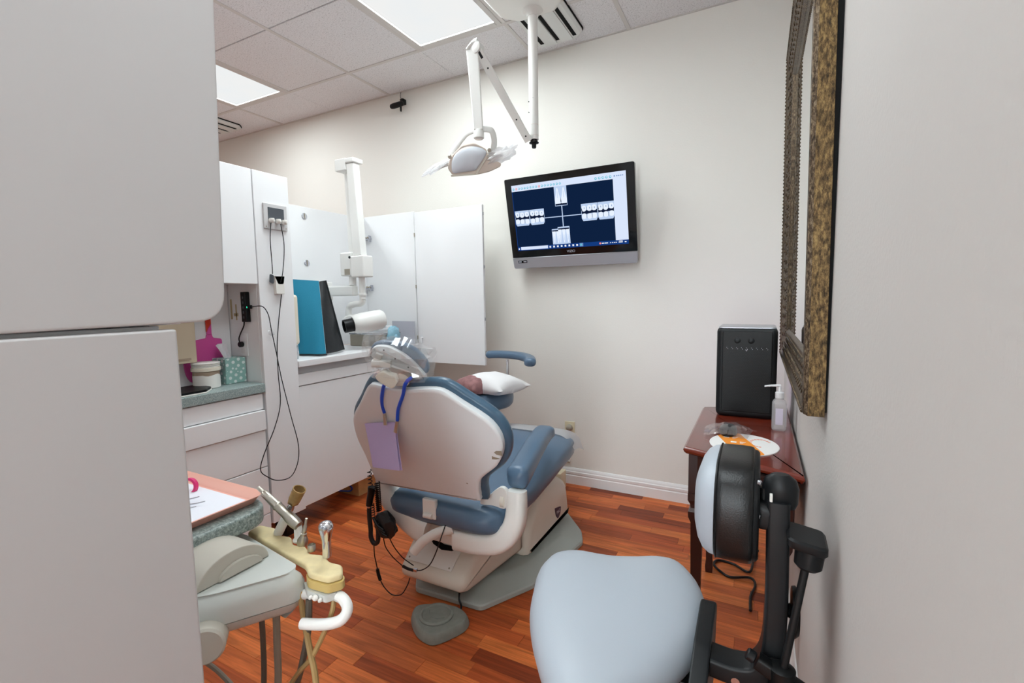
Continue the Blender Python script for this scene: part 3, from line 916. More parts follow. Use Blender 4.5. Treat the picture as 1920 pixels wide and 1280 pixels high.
def lerp(a, b, f):
    return Vector(a) * (1 - f) + Vector(b) * f
t = thing('lead_apron', 'teal lead apron with black vinyl back, propped on the white worktop', 'apron', (-2.3, 1.95, 0.943))
g = []
for i in range(13):
    f = i / 12
    L_ = lerp((-2.42, 1.865, 1.385), (-2.335, 1.842, 0.951), f)
    R_ = lerp((-2.335, 2.002, 1.375), (-2.19, 1.905, 0.951), f ** 0.9)
    r = []
    for j in range(9):
        s = j / 8
        p = lerp(L_, R_, s)
        p += Vector((0.55, -0.8, 0)) * (0.020 * math.sin(math.pi * s) * (0.4 + f) + 0.012 * f * math.sin(7 * s + 2 * f))
        r.append(p)
    g.append(r)
sheet('front_cover', g, -0.008, 'teal_cloth', t)
tube('binding', [Vector(q) + Vector((0.004, 0, -0.001)) for q in g[-1]], 0.0055, 'black_vinyl', t, n=8, k=3)
g2 = []
for i in range(13):
    f = i / 12
    L_ = lerp((-2.336, 2.004, 1.372), (-2.196, 1.916, 0.955), f ** 0.9)
    R_ = lerp((-2.315, 2.035, 1.378), (-2.265, 2.105, 0.955), f ** 1.15)
    r = []
    for j in range(7):
        s = j / 6
        p = lerp(L_, R_, s) + Vector((0.75, -0.3, 0)) * (0.018 * math.sin(math.pi * s) * (0.3 + f))
        r.append(p)
    g2.append(r)
sheet('back_cover', g2, -0.007, 'black_vinyl', t)
tube('edge_piping', [Vector(r[-1]) for r in g2], 0.005, 'black_vinyl', t, n=8, k=2)

t = thing('soap_dispenser', 'cream rounded dispenser between the column and the teal apron', 'dispenser', (-2.28, 1.722, 0.943))
box('body', -2.36, -2.205, 1.690, 1.752, 1.02, 1.292, 'cream_plastic', t, bevel=0.018, seg=4)
box('base', -2.34, -2.215, 1.695, 1.74, 0.9425, 1.0195, 'clear_plastic', t, bevel=0.004)
t = thing('sensor_box', 'clear plastic box with sensor sleeves at the back of the alcove', 'box', (-2.38, 2.5, 0.943))
box('tub', -2.52, -2.23, 2.40, 2.58, 0.9425, 1.022, 'rust_grey', t, bevel=0.004)
box('lid', -2.525, -2.225, 2.395, 2.585, 1.0225, 1.032, 'clear_plastic', t, bevel=0.003)
tag(crumple('sleeve_bag', (-2.33, 2.49, 1.062), [(0.11, 0, 0), (0, 0.07, 0), (0, 0, 0.028)], 'film_white', None, 0.35, 5), 'crumpled clear sleeves heaped on the plastic box lid', 'plastic bag')
tag(crumple('blue_pouch', (-2.185, 2.47, 1.010), [(0.028, 0.01, 0), (-0.01, 0.06, 0), (0, 0, 0.066)], 'wrap_blue', None, 0.3, 8), 'upright blue plastic pouch beside the clear sleeve box', 'pouch')
tag(sheet('file_card', [[(-2.36 + 0.22 * j / 2, 2.655 - 0.01 * j, 0.944 + 0.16 * i / 3) for j in range(3)] for i in range(4)], 0.004, 'label_light'), 'pale card standing against the alcove end panel', 'card')

# ================================================================== TELEVISION
emis('scr_navy', (14, 32, 62), 0.78)
emis('scr_white', (214, 226, 248), 0.78)
emis('scr_task', (20, 58, 124), 0.78)
emis('scr_film', (186, 206, 236), 0.78)
emis('scr_tooth', (228, 238, 252), 0.78)
emis('scr_mid', (110, 142, 190), 0.78)
emis('scr_black', (14, 24, 48), 1.0)
emis('scr_icon', (90, 170, 190), 1.0)
emis('scr_icon_red', (214, 120, 120), 1.0)
emis('scr_text', (235, 240, 250), 0.78)
TB = Vector((-1.046, 2.85, 1.45))
TV_ = Vector((0, -0.2132, 0.977)).normalized()
TN = X.cross(TV_)
def tvp(u, v, h=0.0):
    return TB + X * u + TV_ * v + TN * h
tv = thing('television', 'flat screen television showing dental x-rays, tilted on the back wall', 'television', (-1.046, 2.85, 1.45))
pprism('housing', round2([(-0.405, 0.0), (0.407, 0.0), (0.411, 0.565), (-0.411, 0.565)], 0.012, 4), TB, X, TV_, TN, [(-0.06, 0.03), (-0.045, 0.004), (-0.006, 0.0), (-0.001, 0.001)], 'tv_bezel', tv)
pprism('bezel', round2([(-0.409, 0.071), (0.410, 0.071), (0.411, 0.565), (-0.411, 0.565)], [0.001, 0.001, 0.012, 0.012], 4), TB, X, TV_, TN, [(-0.0009, 0), (0.004, 0.0), (0.006, 0.002)], 'tv_bezel', tv)
sp = pprism('speaker_bar', round2([(-0.405, 0.0), (0.407, 0.0), (0.410, 0.070), (-0.409, 0.070)], [0.014, 0.014, 0.001, 0.001], 4), TB, X, TV_, TN, [(-0.0009, 0), (0.006, 0.0), (0.009, 0.003)], 'tv_silver', tv)
pprism('badge', [(-0.371, 0.036), (-0.305, 0.036), (-0.305, 0.052), (-0.371, 0.052)], TB, X, TV_, TN, [(0.0091, 0), (0.0098, 0)], 'tv_bezel', sp)
pprism('badge_print', [(-0.367, 0.041), (-0.345, 0.041), (-0.345, 0.047), (-0.367, 0.047)], TB, X, TV_, TN, [(0.0099, 0), (0.0102, 0)], 'label_light', sp)
pprism('badge_print', [(-0.332, 0.041), (-0.310, 0.041), (-0.310, 0.047), (-0.332, 0.047)], TB, X, TV_, TN, [(0.0099, 0), (0.0102, 0)], 'label_light', sp)
text('brand_lettering', 'VIZIO', 0.021, tvp(0.001, 0.093, 0.0066), X, TV_, 'label_light', tv)
box('wall_mount', -1.2, -0.9, 2.915, 2.944, 1.60, 1.85, 'black_satin', tv)
box('mount_arm', -1.1, -1.0, 2.852, 2.9145, 1.68, 1.78, 'black_satin', tv)

SCR_MATS = ['scr_navy', 'scr_white', 'scr_task', 'scr_film', 'scr_tooth', 'scr_mid', 'scr_black', 'scr_icon', 'scr_icon_red', 'scr_text']
def poly(bm, pts, h, mi):
    f = bm.faces.new([bm.verts.new(tvp(u, v, h)) for u, v in pts]); f.material_index = mi
def rect(bm, u0, v0, u1, v1, h, mi):
    poly(bm, [(u0, v0), (u1, v0), (u1, v1), (u0, v1)], h, mi)
def ell(bm, u, v, a, b, h, mi, n=14, e=2.6):
    q = []
    for i in range(n):
        c, s = math.cos(2 * math.pi * i / n), math.sin(2 * math.pi * i / n)
        q.append((u + a * math.copysign(abs(c) ** (2 / e), c), v + b * math.copysign(abs(s) ** (2 / e), s)))
    poly(bm, q, h, mi)
def screen_obj(name, fn, parent):
    bm = bmesh.new(); fn(bm)
    for f in bm.faces:
        f.normal_update()
    lo = TB
    me = bpy.data.meshes.new(name)
    for v in bm.verts:
        v.co -= lo
    bm.to_mesh(me); bm.free()
    for m in SCR_MATS:
        me.materials.append(MATS[m])
    o = bpy.data.objects.new(name, me); COL.objects.link(o)
    WPOS[o.name] = lo.copy()
    o.parent = parent; o.location = lo - WPOS[parent.name]
    return o
H0 = 0.0064
def base(bm):
    rect(bm, -0.364, 0.115, 0.362, 0.523, H0, 0)
    rect(bm, -0.364, 0.485, 0.362, 0.523, H0 + 0.0002, 1)
    rect(bm, 0.286, 0.140, 0.362, 0.523, H0 + 0.0002, 1)
    rect(bm, -0.364, 0.115, 0.362, 0.140, H0 + 0.0002, 2)
    rect(bm, -0.340, 0.120, -0.150, 0.139, H0 + 0.0004, 1)
    rect(bm, -0.039, 0.246, -0.033, 0.372, H0 + 0.0003, 3)
    rect(bm, -0.155, 0.3055, 0.086, 0.3105, H0 + 0.0003, 3)
    rect(bm, -0.364, 0.140, -0.360, 0.485, H0 + 0.0003, 2)
scr = screen_obj('screen', base, tv)
def icons(bm):
    for i in range(17):
        u = -0.350 + 0.0196 * i
        ell(bm, u, 0.500, 0.0068, 0.0068, H0 + 0.0005, 8 if i in (1, 9) else 7, 10, 2)
        ell(bm, u - 0.001, 0.501, 0.0035, 0.0035, H0 + 0.0007, 1, 8, 2)
    for i in range(5):
        u = 0.186 + 0.0215 * i
        ell(bm, u, 0.500, 0.0075, 0.0075, H0 + 0.0005, 7, 10, 2)
        ell(bm, u + 0.001, 0.501, 0.004, 0.004, H0 + 0.0007, 1, 8, 2)
    rect(bm, 0.292, 0.497, 0.300, 0.504, H0 + 0.0005, 5)
    for i in range(4):
        rect(bm, 0.307 + 0.011 * i, 0.498, 0.314 + 0.011 * i, 0.503, H0 + 0.0005, 5)
    for i in range(9):
        rect(bm, -0.140 + 0.0255 * i, 0.123, -0.129 + 0.0255 * i, 0.134, H0 + 0.0005, 9 if i != 8 else 7)
    rect(bm, 0.060, 0.118, 0.083, 0.138, H0 + 0.0004, 5)
    rect(bm, -0.358, 0.123, -0.349, 0.132, H0 + 0.0005, 9)
    ell(bm, 0.190, 0.128, 0.006, 0.006, H0 + 0.0005, 8, 10, 2)
    for u0, u1 in ((0.200, 0.214), (0.217, 0.238), (0.250, 0.256), (0.262, 0.270), (0.274, 0.282), (0.285, 0.292), (0.302, 0.326), (0.338, 0.348)):
        rect(bm, u0, 0.1255, u1, 0.1305, H0 + 0.0005, 9)
    rect(bm, 0.304, 0.1325, 0.326, 0.136, H0 + 0.0005, 9)
screen_obj('toolbar_icons', icons, scr)['kind'] = 'stuff'
def bitewing(u0, u1, v0, v1, seed):
    def fn(bm):
        R = random.Random(seed)
        w, h = u1 - u0, v1 - v0
        rect(bm, u0, v0, u1, v1, H0 + 0.0004, 3)
        q = [(u0 + w * 0.02, v0 + h * 0.42), (u0 + w * 0.25, v0 + h * 0.39), (u0 + w * 0.5, v0 + h * 0.42), (u0 + w * 0.75, v0 + h * 0.44), (u1 - w * 0.02, v0 + h * 0.42), (u1 - w * 0.02, v0 + h * 0.63), (u0 + w * 0.5, v0 + h * 0.60), (u0 + w * 0.02, v0 + h * 0.66)]
        poly(bm, q, H0 + 0.0006, 6)
        for i in range(3):
            cu = u0 + w * (0.18 + 0.32 * i) + w * 0.02 * R.uniform(-1, 1)
            ell(bm, cu, v0 + h * (0.72 + 0.03 * R.uniform(-1, 1)), w * 0.145, h * 0.17, H0 + 0.0008, 4)
            ell(bm, cu, v0 + h * (0.29 + 0.03 * R.uniform(-1, 1)), w * 0.145, h * 0.16, H0 + 0.0008, 4)
            ell(bm, cu + w * 0.02, v0 + h * 0.74, w * 0.02, h * 0.06, H0 + 0.0010, 5, 8)
            if i < 2:
                rect(bm, cu + w * 0.15, v0 + h * 0.60, cu + w * 0.172, v0 + h * 0.80, H0 + 0.0009, 6)
                rect(bm, cu + w * 0.15, v0 + h * 0.18, cu + w * 0.172, v0 + h * 0.40, H0 + 0.0009, 6)
        for a, b, s, k in ((u0, v0, 1, 1), (u1, v0, -1, 1)):
            poly(bm, [(a, b), (a + s * w * 0.09, b), (a, b + k * h * 0.16)], H0 + 0.0009, 6)
        poly(bm, [(u0 + w * 0.01, v0 + h * 0.60), (u0 + w * 0.07, v0 + h * 0.6), (u0 + w * 0.01, v0 + h * 0.84)], H0 + 0.0009, 6)
    return fn
screen_obj('bitewing_image', bitewing(-0.358, -0.258, 0.272, 0.366, 1), scr)
screen_obj('bitewing_image', bitewing(-0.256, -0.156, 0.272, 0.366, 2), scr)
screen_obj('bitewing_image', bitewing(0.086, 0.186, 0.267, 0.367, 3), scr)
screen_obj('bitewing_image', bitewing(0.188, 0.286, 0.267, 0.367, 4), scr)
def incisor(u0, u1, v0, v1, up, n):
    def fn(bm):
        w, h = u1 - u0, v1 - v0
        rect(bm, u0, v0, u1, v1, H0 + 0.0004, 3)
        if up:
            rect(bm, u0 + w * 0.03, v0 + h * 0.03, u1 - w * 0.03, v0 + h * 0.16, H0 + 0.0006, 6)
        else:
            rect(bm, u0 + w * 0.03, v0 + h * 0.80, u1 - w * 0.03, v0 + h * 0.92, H0 + 0.0006, 6)
        for i in range(n):
            cu = u0 + w * (i + 0.5) / n
            if up:
                q = [(cu - w * 0.44 / n, v0 + h * 0.12), (cu + w * 0.44 / n, v0 + h * 0.12), (cu + w * 0.47 / n, v0 + h * 0.34), (cu + w * 0.26 / n, v0 + h * 0.6), (cu + w * 0.08 / n, v0 + h * 0.92), (cu - w * 0.08 / n, v0 + h * 0.92), (cu - w * 0.26 / n, v0 + h * 0.6), (cu - w * 0.47 / n, v0 + h * 0.34)]
            else:
                q = [(cu - w * 0.1 / n, v0 + h * 0.08), (cu + w * 0.1 / n, v0 + h * 0.08), (cu + w * 0.3 / n, v0 + h * 0.5), (cu + w * 0.45 / n, v0 + h * 0.84), (cu - w * 0.45 / n, v0 + h * 0.84), (cu - w * 0.3 / n, v0 + h * 0.5)]
            poly(bm, q, H0 + 0.0008, 4)
            rect(bm, cu - w * 0.02, v0 + h * (0.42 if up else 0.22), cu + w * 0.02, v0 + h * (0.75 if up else 0.55), H0 + 0.001, 3)
        if up:
            poly(bm, [(u0 + w * 0.46, v0 + h * 0.2), (u0 + w * 0.54, v0 + h * 0.2), (u0 + w * 0.5, v0 + h * 0.45)], H0 + 0.001, 6)
    return fn
screen_obj('incisor_image', incisor(-0.078, 0.002, 0.370, 0.485, True, 2), scr)
screen_obj('incisor_image', incisor(-0.114, -0.062, 0.141, 0.236, False, 2), scr)
screen_obj('incisor_image', incisor(-0.074, 0.003, 0.141, 0.246, False, 3), scr)

# ================================================================== WALL BITS
t = thing('webcam', 'small black camera hanging high on the back wall', 'webcam', (-2.43, 2.93, 2.67))
lathe('body', (-2.375, 2.885, 2.705), (-1, -0.15, -0.12), [(0.008, 0), (0.016, 0.008), (0.019, 0.03), (0.020, 0.085), (0.017, 0.105), (0.010, 0.112)], 'black_plastic', t)
box('clip', -2.425, -2.395, 2.905, 2.9445, 2.715, 2.752, 'black_plastic', t, bevel=0.003)
box('foot', -2.415, -2.405, 2.89, 2.902, 2.655, 2.70, 'black_plastic', t, bevel=0.002)
tube('cord', [(-2.41, 2.935, 2.75), (-2.44, 2.937, 2.77), (-2.445, 2.938, 2.795), (-2.438, 2.938, 2.813)], 0.002, 'black_satin', t, n=6)
t = thing('wall_outlet', 'ivory outlet with grey plug beside the foot of the dental chair', 'outlet', (-1.10, 2.94, 0.33))
box('cover_plate', -1.138, -1.068, 2.938, 2.9445, 0.335, 0.425, 'ivory_plate', t, bevel=0.002)
lathe('plug', (-1.103, 2.9375, 0.385), (0, -1, 0), [(0.022, 0), (0.022, 0.010), (0.018, 0.022), (0.008, 0.03)], 'rust_grey', t)
t = thing('wall_outlet', 'lower white plate with grey cord near the baseboard behind the chair', 'outlet', (-1.13, 2.94, 0.12))
box('cover_plate', -1.19, -1.10, 2.938, 2.9445, 0.15, 0.24, 'trim_white', t, bevel=0.002)
box('lip', -1.19, -1.10, 2.930, 2.9379, 0.146, 0.152, 'rust_grey', t, bevel=0.001)
t = thing('junction_box', 'beige floor junction box with wire behind the dental chair', 'box', (-1.15, 2.82, 0))
box('body', -1.205, -1.10, 2.76, 2.86, 0.001, 0.125, 'ivory_plate', t, bevel=0.006)
tube('wire', [(-1.13, 2.80, 0.125), (-1.12, 2.80, 0.17), (-1.10, 2.82, 0.24), (-1.09, 2.80, 0.30)], 0.003, 'hose_dark', t, n=6)

# ================================================================== SURGICAL LAMP
t = thing('surgical_lamp', 'white ceiling-mounted dental operating lamp with folded arm', 'lamp', (-1.105, 2.42, 2.0))
pts = round2([(-1.30, 1.98), (-0.935, 1.98), (-0.935, 2.42), (-1.0, 2.50), (-1.22, 2.50), (-1.30, 2.42)], 0.03, 4)
pprism('ceiling_mount', pts, (0, 0, 2.766), X, Y, Z, [(0, 0.03), (0.010, 0.008), (0.02, 0.0), (0.014 + 0.0075, 0.0)], 'enamel', t)
lathe('mount_collar', (-1.105, 2.42, 2.735), Z, [(0.030, 0), (0.032, 0.008), (0.042, 0.022), (0.055, 0.030)], 'enamel', t)
po = cyl('post', (-1.105, 2.42, 2.105), (-1.105, 2.42, 2.745), 0.0255, 'enamel', t, n=28)
for zz in (2.18, 2.125):
    lathe('ring_seam', (-1.105, 2.42, zz), Z, [(0.0262, 0), (0.0262, 0.0015)], 'enamel_shade', po)
for dx, dz in ((-0.018, 2.30), (-0.018, 2.245), (0.006, 2.315)):
    cyl('set_screw', (-1.105 + dx, 2.42 - 0.019, dz), (-1.105 + dx, 2.42 - 0.0245, dz), 0.0025, 'black_satin', po, n=8)
lathe('post_tip', (-1.105, 2.42, 2.062), Z, [(0.010, 0), (0.012, 0.004), (0.013, 0.022), (0.026, 0.026), (0.026, 0.030), (0.018, 0.032), (0.018, 0.044)], 'black_satin', t)
a0 = Vector((-1.122, 2.385, 2.095)); a1 = Vector((-1.262, 2.105, 2.478))
def bar(name, p0, p1, w, h, m, parent, side=None, b=0.006, w1=None, h1=None):
    p0 = Vector(p0); p1 = Vector(p1); T = (p1 - p0).normalized()
    S = Vector(side) if side is not None else T.cross(Z)
    S = (S - T * S.dot(T)).normalized(); Q = T.cross(S)
    rings = []
    for p, ww, hh in ((p0, w, h), (p1, w1 or w, h1 or h)):
        pr = round2([(-ww / 2, -hh / 2), (ww / 2, -hh / 2), (ww / 2, hh / 2), (-ww / 2, hh / 2)], b, 3)
        rings.append([p + S * a + Q * c for a, c in pr])
    return loft(name, rings, m, parent)
sd = (0.89, 0.46, 0)
ua = bar('balance_arm', a0, a1, 0.040, 0.058, 'enamel', t, sd)
T_ = (a1 - a0).normalized(); S_ = Vector((0.4, -0.8, 0)); 
for f in (0.06, 0.25, 0.80):
    p = a0.lerp(a1, f); nrm = T_.cross(Vector(sd).normalized()).normalized()
    if nrm.y > 0: nrm = -nrm
    cyl('bolt_hole', p + nrm * 0.0285, p + nrm * 0.0298, 0.0045, 'black_satin', ua, n=10)
pb = a0.lerp(a1, 0.90)
bar('slot', pb + nrm * 0.0295, pb + nrm * 0.0295 + T_ * 0.035, 0.012, 0.002, 'black_satin', ua, sd, 0.0005)
b0 = Vector((-1.283, 2.095, 2.462)); b1 = Vector((-1.263, 2.105, 2.09))
bar('drop_arm', b0, b1, 0.060, 0.045, 'enamel', t, sd, 0.006, 0.046, 0.04)
lathe('elbow_cap', (-1.262, 2.085, 2.475), (0, 1, 0), [(0.02, -0.012), (0.030, -0.006), (0.030, 0.04), (0.02, 0.046)], 'enamel', t)
loft('elbow_hood', [ring((-1.305 + 0.052 * f, 2.085 + 0.015 * f, 2.463 + 0.036 * math.sin(f * 1.7)), (1, 0.3, 0.1), 0.028, 0.012 + 0.008 * f, n=14) for f in (0, 0.25, 0.5, 0.75, 1)], 'enamel', t)
lathe('swivel', (-1.263, 2.105, 2.045), Z, [(0.018, 0), (0.026, 0.006), (0.026, 0.034), (0.022, 0.046)], 'enamel', t)
LC = Vector((-1.31, 2.10, 2.0)); LU, LV, LN = frame((0.5, -0.8, -0.33))
def lp(u, v, h=0.0):
    return LC + LU * u + LV * v + LN * h
tube('yoke', [lp(-0.101, -0.035, -0.02), lp(-0.085, 0.0, -0.02), lp(-0.04, 0.055, -0.02), lp(-0.015, 0.078, -0.02), lp(0.030, 0.094, -0.02), lp(0.09, 0.096, -0.02), lp(0.110, 0.084, -0.02), lp(0.120, 0.045, -0.02), lp(0.112, -0.005, -0.02), lp(0.09, -0.03, -0.02)], 0.008, 'enamel', t, n=12, ell=2.4)
hp = round2([(-0.109, -0.051), (-0.093, -0.023), (-0.046, 0.021), (0.018, 0.034), (0.081, 0.004), (0.088, -0.034), (0.155, -0.062), (0.152, -0.078), (0.093, -0.104), (0.025, -0.119), (-0.081, -0.126), (-0.098, -0.118), (-0.120, -0.086)], 0.012, 3)
hs = pprism('lamp_head', hp, LC, LU, LV, LN, [(-0.085, 's0.5'), (-0.075, 's0.75'), (-0.05, 's0.92'), (-0.02, 0.0), (-0.002, 0.0), (0.002, 0.004)], 'enamel_shade', t)
ln = smooth2([(-0.098, -0.067), (-0.090, -0.038), (-0.072, -0.013), (-0.043, 0.007), (-0.006, 0.017), (0.027, 0.016), (0.061, 0.008), (0.078, -0.006), (0.075, -0.024), (0.060, -0.047), (0.036, -0.079), (0.020, -0.096), (-0.043, -0.105), (-0.092, -0.110)], 3)
pprism('lens', ln, LC, LU, LV, LN, [(0.0022, 0), (0.006, 's0.99'), (0.013, 's0.88'), (0.019, 's0.66'), (0.022, 's0.4'), (0.0232, 's0.15')], 'lens_frost', hs, 60)
pprism('lens_rim', [(-0.105, -0.119), (0.020, -0.112), (0.085, -0.018), (0.092, -0.020), (0.030, -0.117), (-0.102, -0.128)], LC, LU, LV, LN, [(0.0022, 0), (0.008, 0.001)], 'casting_cream', hs)
for u, v in ((-0.106, -0.032), (0.094, 0.0)):
    lathe('tilt_knob', lp(u, v, -0.012), LN, [(0.008, 0), (0.010, 0.003), (0.010, 0.012), (0.006, 0.016)], 'brushed', hs, n=14)
for s, p0, p1 in ((-1, (-0.115, -0.066), (-0.225, -0.105)), (1, (0.105, -0.045), (0.222, 0.008))):
    tube('handle', [lp(p0[0], p0[1], -0.015), lp((p0[0] + p1[0]) / 2, (p0[1] + p1[1]) / 2, -0.015)], 0.010, 'enamel', t, k=2)
bag = crumple('handle_bag', lp(0.155, -0.020, -0.012), [LU * 0.075 + LV * 0.026, LV * 0.034, LN * 0.026], 'film_white', None, 0.55, 11)
tag(bag, 'crumpled clear barrier bag on the right handle of the lamp', 'plastic bag')
bag = crumple('handle_bag', lp(-0.172, -0.082, -0.012), [LU * 0.064 + LV * 0.034, LV * 0.017, LN * 0.018], 'film_white', None, 0.5, 4)
tag(bag, 'thin crumpled barrier bag on the left handle of the lamp', 'plastic bag')

# ================================================================== FRAMED MIRROR on the right wall, leaning out at the top
t = thing('wall_mirror', 'large mirror in ornate antique gold frame on the right wall', 'mirror', (0.11, 1.8, 0.99))
MY0, MY1, MZ0, MZ1 = 1.18, 2.43, 0.990, 2.247
lean = lambda z: -0.0095 * (z - MZ0)
FW = 0.115
# profile of the frame: (distance from outer edge, X of the surface)
prof = [(0.000, 0.131), (0.000, 0.100), (0.004, 0.0915), (0.010, 0.0895), (0.016, 0.0935), (0.022, 0.0955), (0.034, 0.0990), (0.052, 0.1050), (0.070, 0.1095), (0.084, 0.1115), (0.090, 0.1075), (0.098, 0.1065), (0.106, 0.1090), (0.115, 0.1175), (0.115, 0.131)]
def frame_bar(name, side):
    bm = bmesh.new()
    rings = []
    for end in (0, 1):
        r = []
        for d_, x_ in prof:
            if side == 'bottom': y_, z_ = (MY0 + d_ if end == 0 else MY1 - d_), MZ0 + d_
            if side == 'top': y_, z_ = (MY0 + d_ if end == 0 else MY1 - d_), MZ1 - d_
            if side == 'near': y_, z_ = MY0 + d_, (MZ0 + d_ if end == 0 else MZ1 - d_)
            if side == 'far': y_, z_ = MY1 - d_, (MZ0 + d_ if end == 0 else MZ1 - d_)
            r.append(Vector((x_ + lean(z_), y_, z_)))
        rings.append(r)
    bm_loft(bm, rings)
    bm.faces.ensure_lookup_table()
    for f in bm.faces:      # outer side of the moulding carries the mottled gilding
        f.normal_update()
        c = f.calc_center_median()
        if side == 'near' and abs(c.y - MY0) < 0.001 or side == 'bottom' and abs(c.z - MZ0) < 0.001 or side == 'far' and abs(c.y - MY1) < 0.001:
            f.material_index = 1
    o = link(name, bm, None, t, 25, mats=['gilt_front', 'gilt_side'])
    return o
bars = {s: frame_bar('frame_rail', s) for s in ('bottom', 'top', 'near', 'far')}
# carved relief: beads on the outer lip and leaf bosses along the cove
def relief(side, parent):
    bm = bmesh.new()
    n = 84
    for i in range(n):
        f = (i + 0.5) / n
        for d_, x_, a, b_, c_ in ((0.008, 0.0905, 0.0050, 0.0050, 0.0045), (0.097, 0.1065, 0.0040, 0.0040, 0.0030)):
            y_ = MY0 + d_ + f * (MY1 - MY0 - 2 * d_); z_ = MZ0 + d_ + f * (MZ1 - MZ0 - 2 * d_)
            p = {'bottom': (y_, MZ0 + d_), 'top': (y_, MZ1 - d_), 'near': (MY0 + d_, z_), 'far': (MY1 - d_, z_)}[side]
            mtx = Matrix.Translation((x_ + lean(p[1]), p[0], p[1])) @ Matrix.Diagonal((c_, a, b_, 1))
            bmesh.ops.create_icosphere(bm, subdivisions=1, radius=1.0, matrix=mtx)
    n = 30
    for i in range(n):
        f = (i + 0.5) / n
        for k, d_ in enumerate((0.030, 0.048, 0.068)):
            x_ = 0.0985 + (d_ - 0.030) * 0.30
            ff = f + (0.5 / n if k == 1 else 0)
            y_ = MY0 + d_ + ff * (MY1 - MY0 - 2 * d_); z_ = MZ0 + d_ + ff * (MZ1 - MZ0 - 2 * d_)
            p = {'bottom': (y_, MZ0 + d_), 'top': (y_, MZ1 - d_), 'near': (MY0 + d_, z_), 'far': (MY1 - d_, z_)}[side]
            mtx = Matrix.Translation((x_ + lean(p[1]), p[0], p[1])) @ Matrix.Rotation((0.7 if k % 2 else -0.7) + (0 if side in ('bottom', 'top') else 1.57), 4, 'X') @ Matrix.Diagonal((0.0045, 0.014, 0.006, 1))
            bmesh.ops.create_icosphere(bm, subdivisions=1, radius=1.0, matrix=mtx)
    o = link('carving', bm, 'gilt_front', parent, 80)
    o['kind'] = 'stuff'
for s in ('bottom', 'top', 'far'):
    relief(s, bars[s])
bm = bmesh.new()
q = [(MY0 + FW - 0.003, MZ0 + FW - 0.003), (MY1 - FW + 0.003, MZ0 + FW - 0.003), (MY1 - FW + 0.003, MZ1 - FW + 0.003), (MY0 + FW - 0.003, MZ1 - FW + 0.003)]
bm_loft(bm, [[Vector((xx + lean(z_), y_, z_)) for y_, z_ in q] for xx in (0.118, 0.122)])
link('glass', bm, 'mirror_glass', t, 0)
bm = bmesh.new()
q = [(MY0 + 0.002, MZ0 + 0.01), (MY1 - 0.01, MZ0 + 0.01), (MY1 - 0.01, MZ1 - 0.01), (MY0 + 0.002, MZ1 - 0.01)]
bm_loft(bm, [[Vector((0.1312 + lean(z_), y_, z_)) for y_, z_ in q], [Vector((0.1344, y_, z_)) for y_, z_ in q]])
link('gap_shadow', bm, 'vent_dark', t, 0)  # black wedge painted in as the shadow behind the leaning frame

# ================================================================== CONSOLE DESK
t = thing('console_desk', 'narrow mahogany console desk against the right wall', 'desk', (-0.04, 1.95, 0))
top = [(-0.212, 1.635), (0.128, 1.492), (0.128, 2.42), (-0.212, 2.275)]
pprism('top', round2(top, 0.006, 3), (0, 0, 0.726), X, Y, Z, [(0, 0.010), (0.006, 0.003), (0.012, 0.0), (0.018, 0.0015), (0.021, 0.006), (0.024, 0.008)], 'mahogany', t)
ap = [(-0.190, 1.662), (0.105, 1.538), (0.105, 2.375), (-0.190, 2.250)]
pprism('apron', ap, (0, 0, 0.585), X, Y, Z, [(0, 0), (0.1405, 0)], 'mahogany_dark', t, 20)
def panel(name, a, b, z0, z1, parent, m='mahogany_dark', out=0.004):
    a = Vector(a + (0,)); b = Vector(b + (0,)); d_ = (b - a).normalized(); n_ = Vector((d_.y, -d_.x, 0))
    L_ = (b - a).length
    outer = [(0, z0), (L_, z0), (L_, z1), (0, z1)]
    bm = bmesh.new()
    def pt(q, h): return a + d_ * q[0] + Z * q[1] + n_ * h
    bm_loft(bm, [[pt(q, h) for q in inset2(outer, i)] for h, i in ((0.0005, 0), (out, 0), (out, 0.010), (0.001, 0.013))])
    return link(name, bm, m, parent, 20)
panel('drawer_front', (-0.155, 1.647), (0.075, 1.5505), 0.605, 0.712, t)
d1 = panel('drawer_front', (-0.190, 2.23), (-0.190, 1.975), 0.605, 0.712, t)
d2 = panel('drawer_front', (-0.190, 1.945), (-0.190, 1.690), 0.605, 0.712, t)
for d_, yy in ((d1, 2.10), (d2, 1.82)):
    lathe('knob', (-0.1945, yy, 0.658), (-1, 0, 0), [(0.004, 0), (0.004, 0.008), (0.010, 0.012), (0.009, 0.018), (0.003, 0.020)], 'brushed', d_, n=14)
for lx, ly in ((-0.168, 1.680), (0.082, 1.575), (0.082, 2.335), (-0.168, 2.232)):
    bm = bmesh.new()
    def sq(z, r): return [Vector((lx + a * r, ly + b * r, z)) for a, b in ((-1, -1), (1, -1), (1, 1), (-1, 1))]
    bm_loft(bm, [sq(z, r) for z, r in ((0.0015, 0.014), (0.03, 0.016), (0.06, 0.013), (0.48, 0.019), (0.500, 0.026), (0.520, 0.027), (0.532, 0.020), (0.545, 0.021), (0.560, 0.028), (0.584, 0.028))])
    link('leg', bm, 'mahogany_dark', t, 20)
    box('corner_block', lx - 0.0275, lx + 0.0275, ly - 0.0275, ly + 0.0275, 0.5845, 0.7255, 'mahogany_dark', t, bevel=0.002)

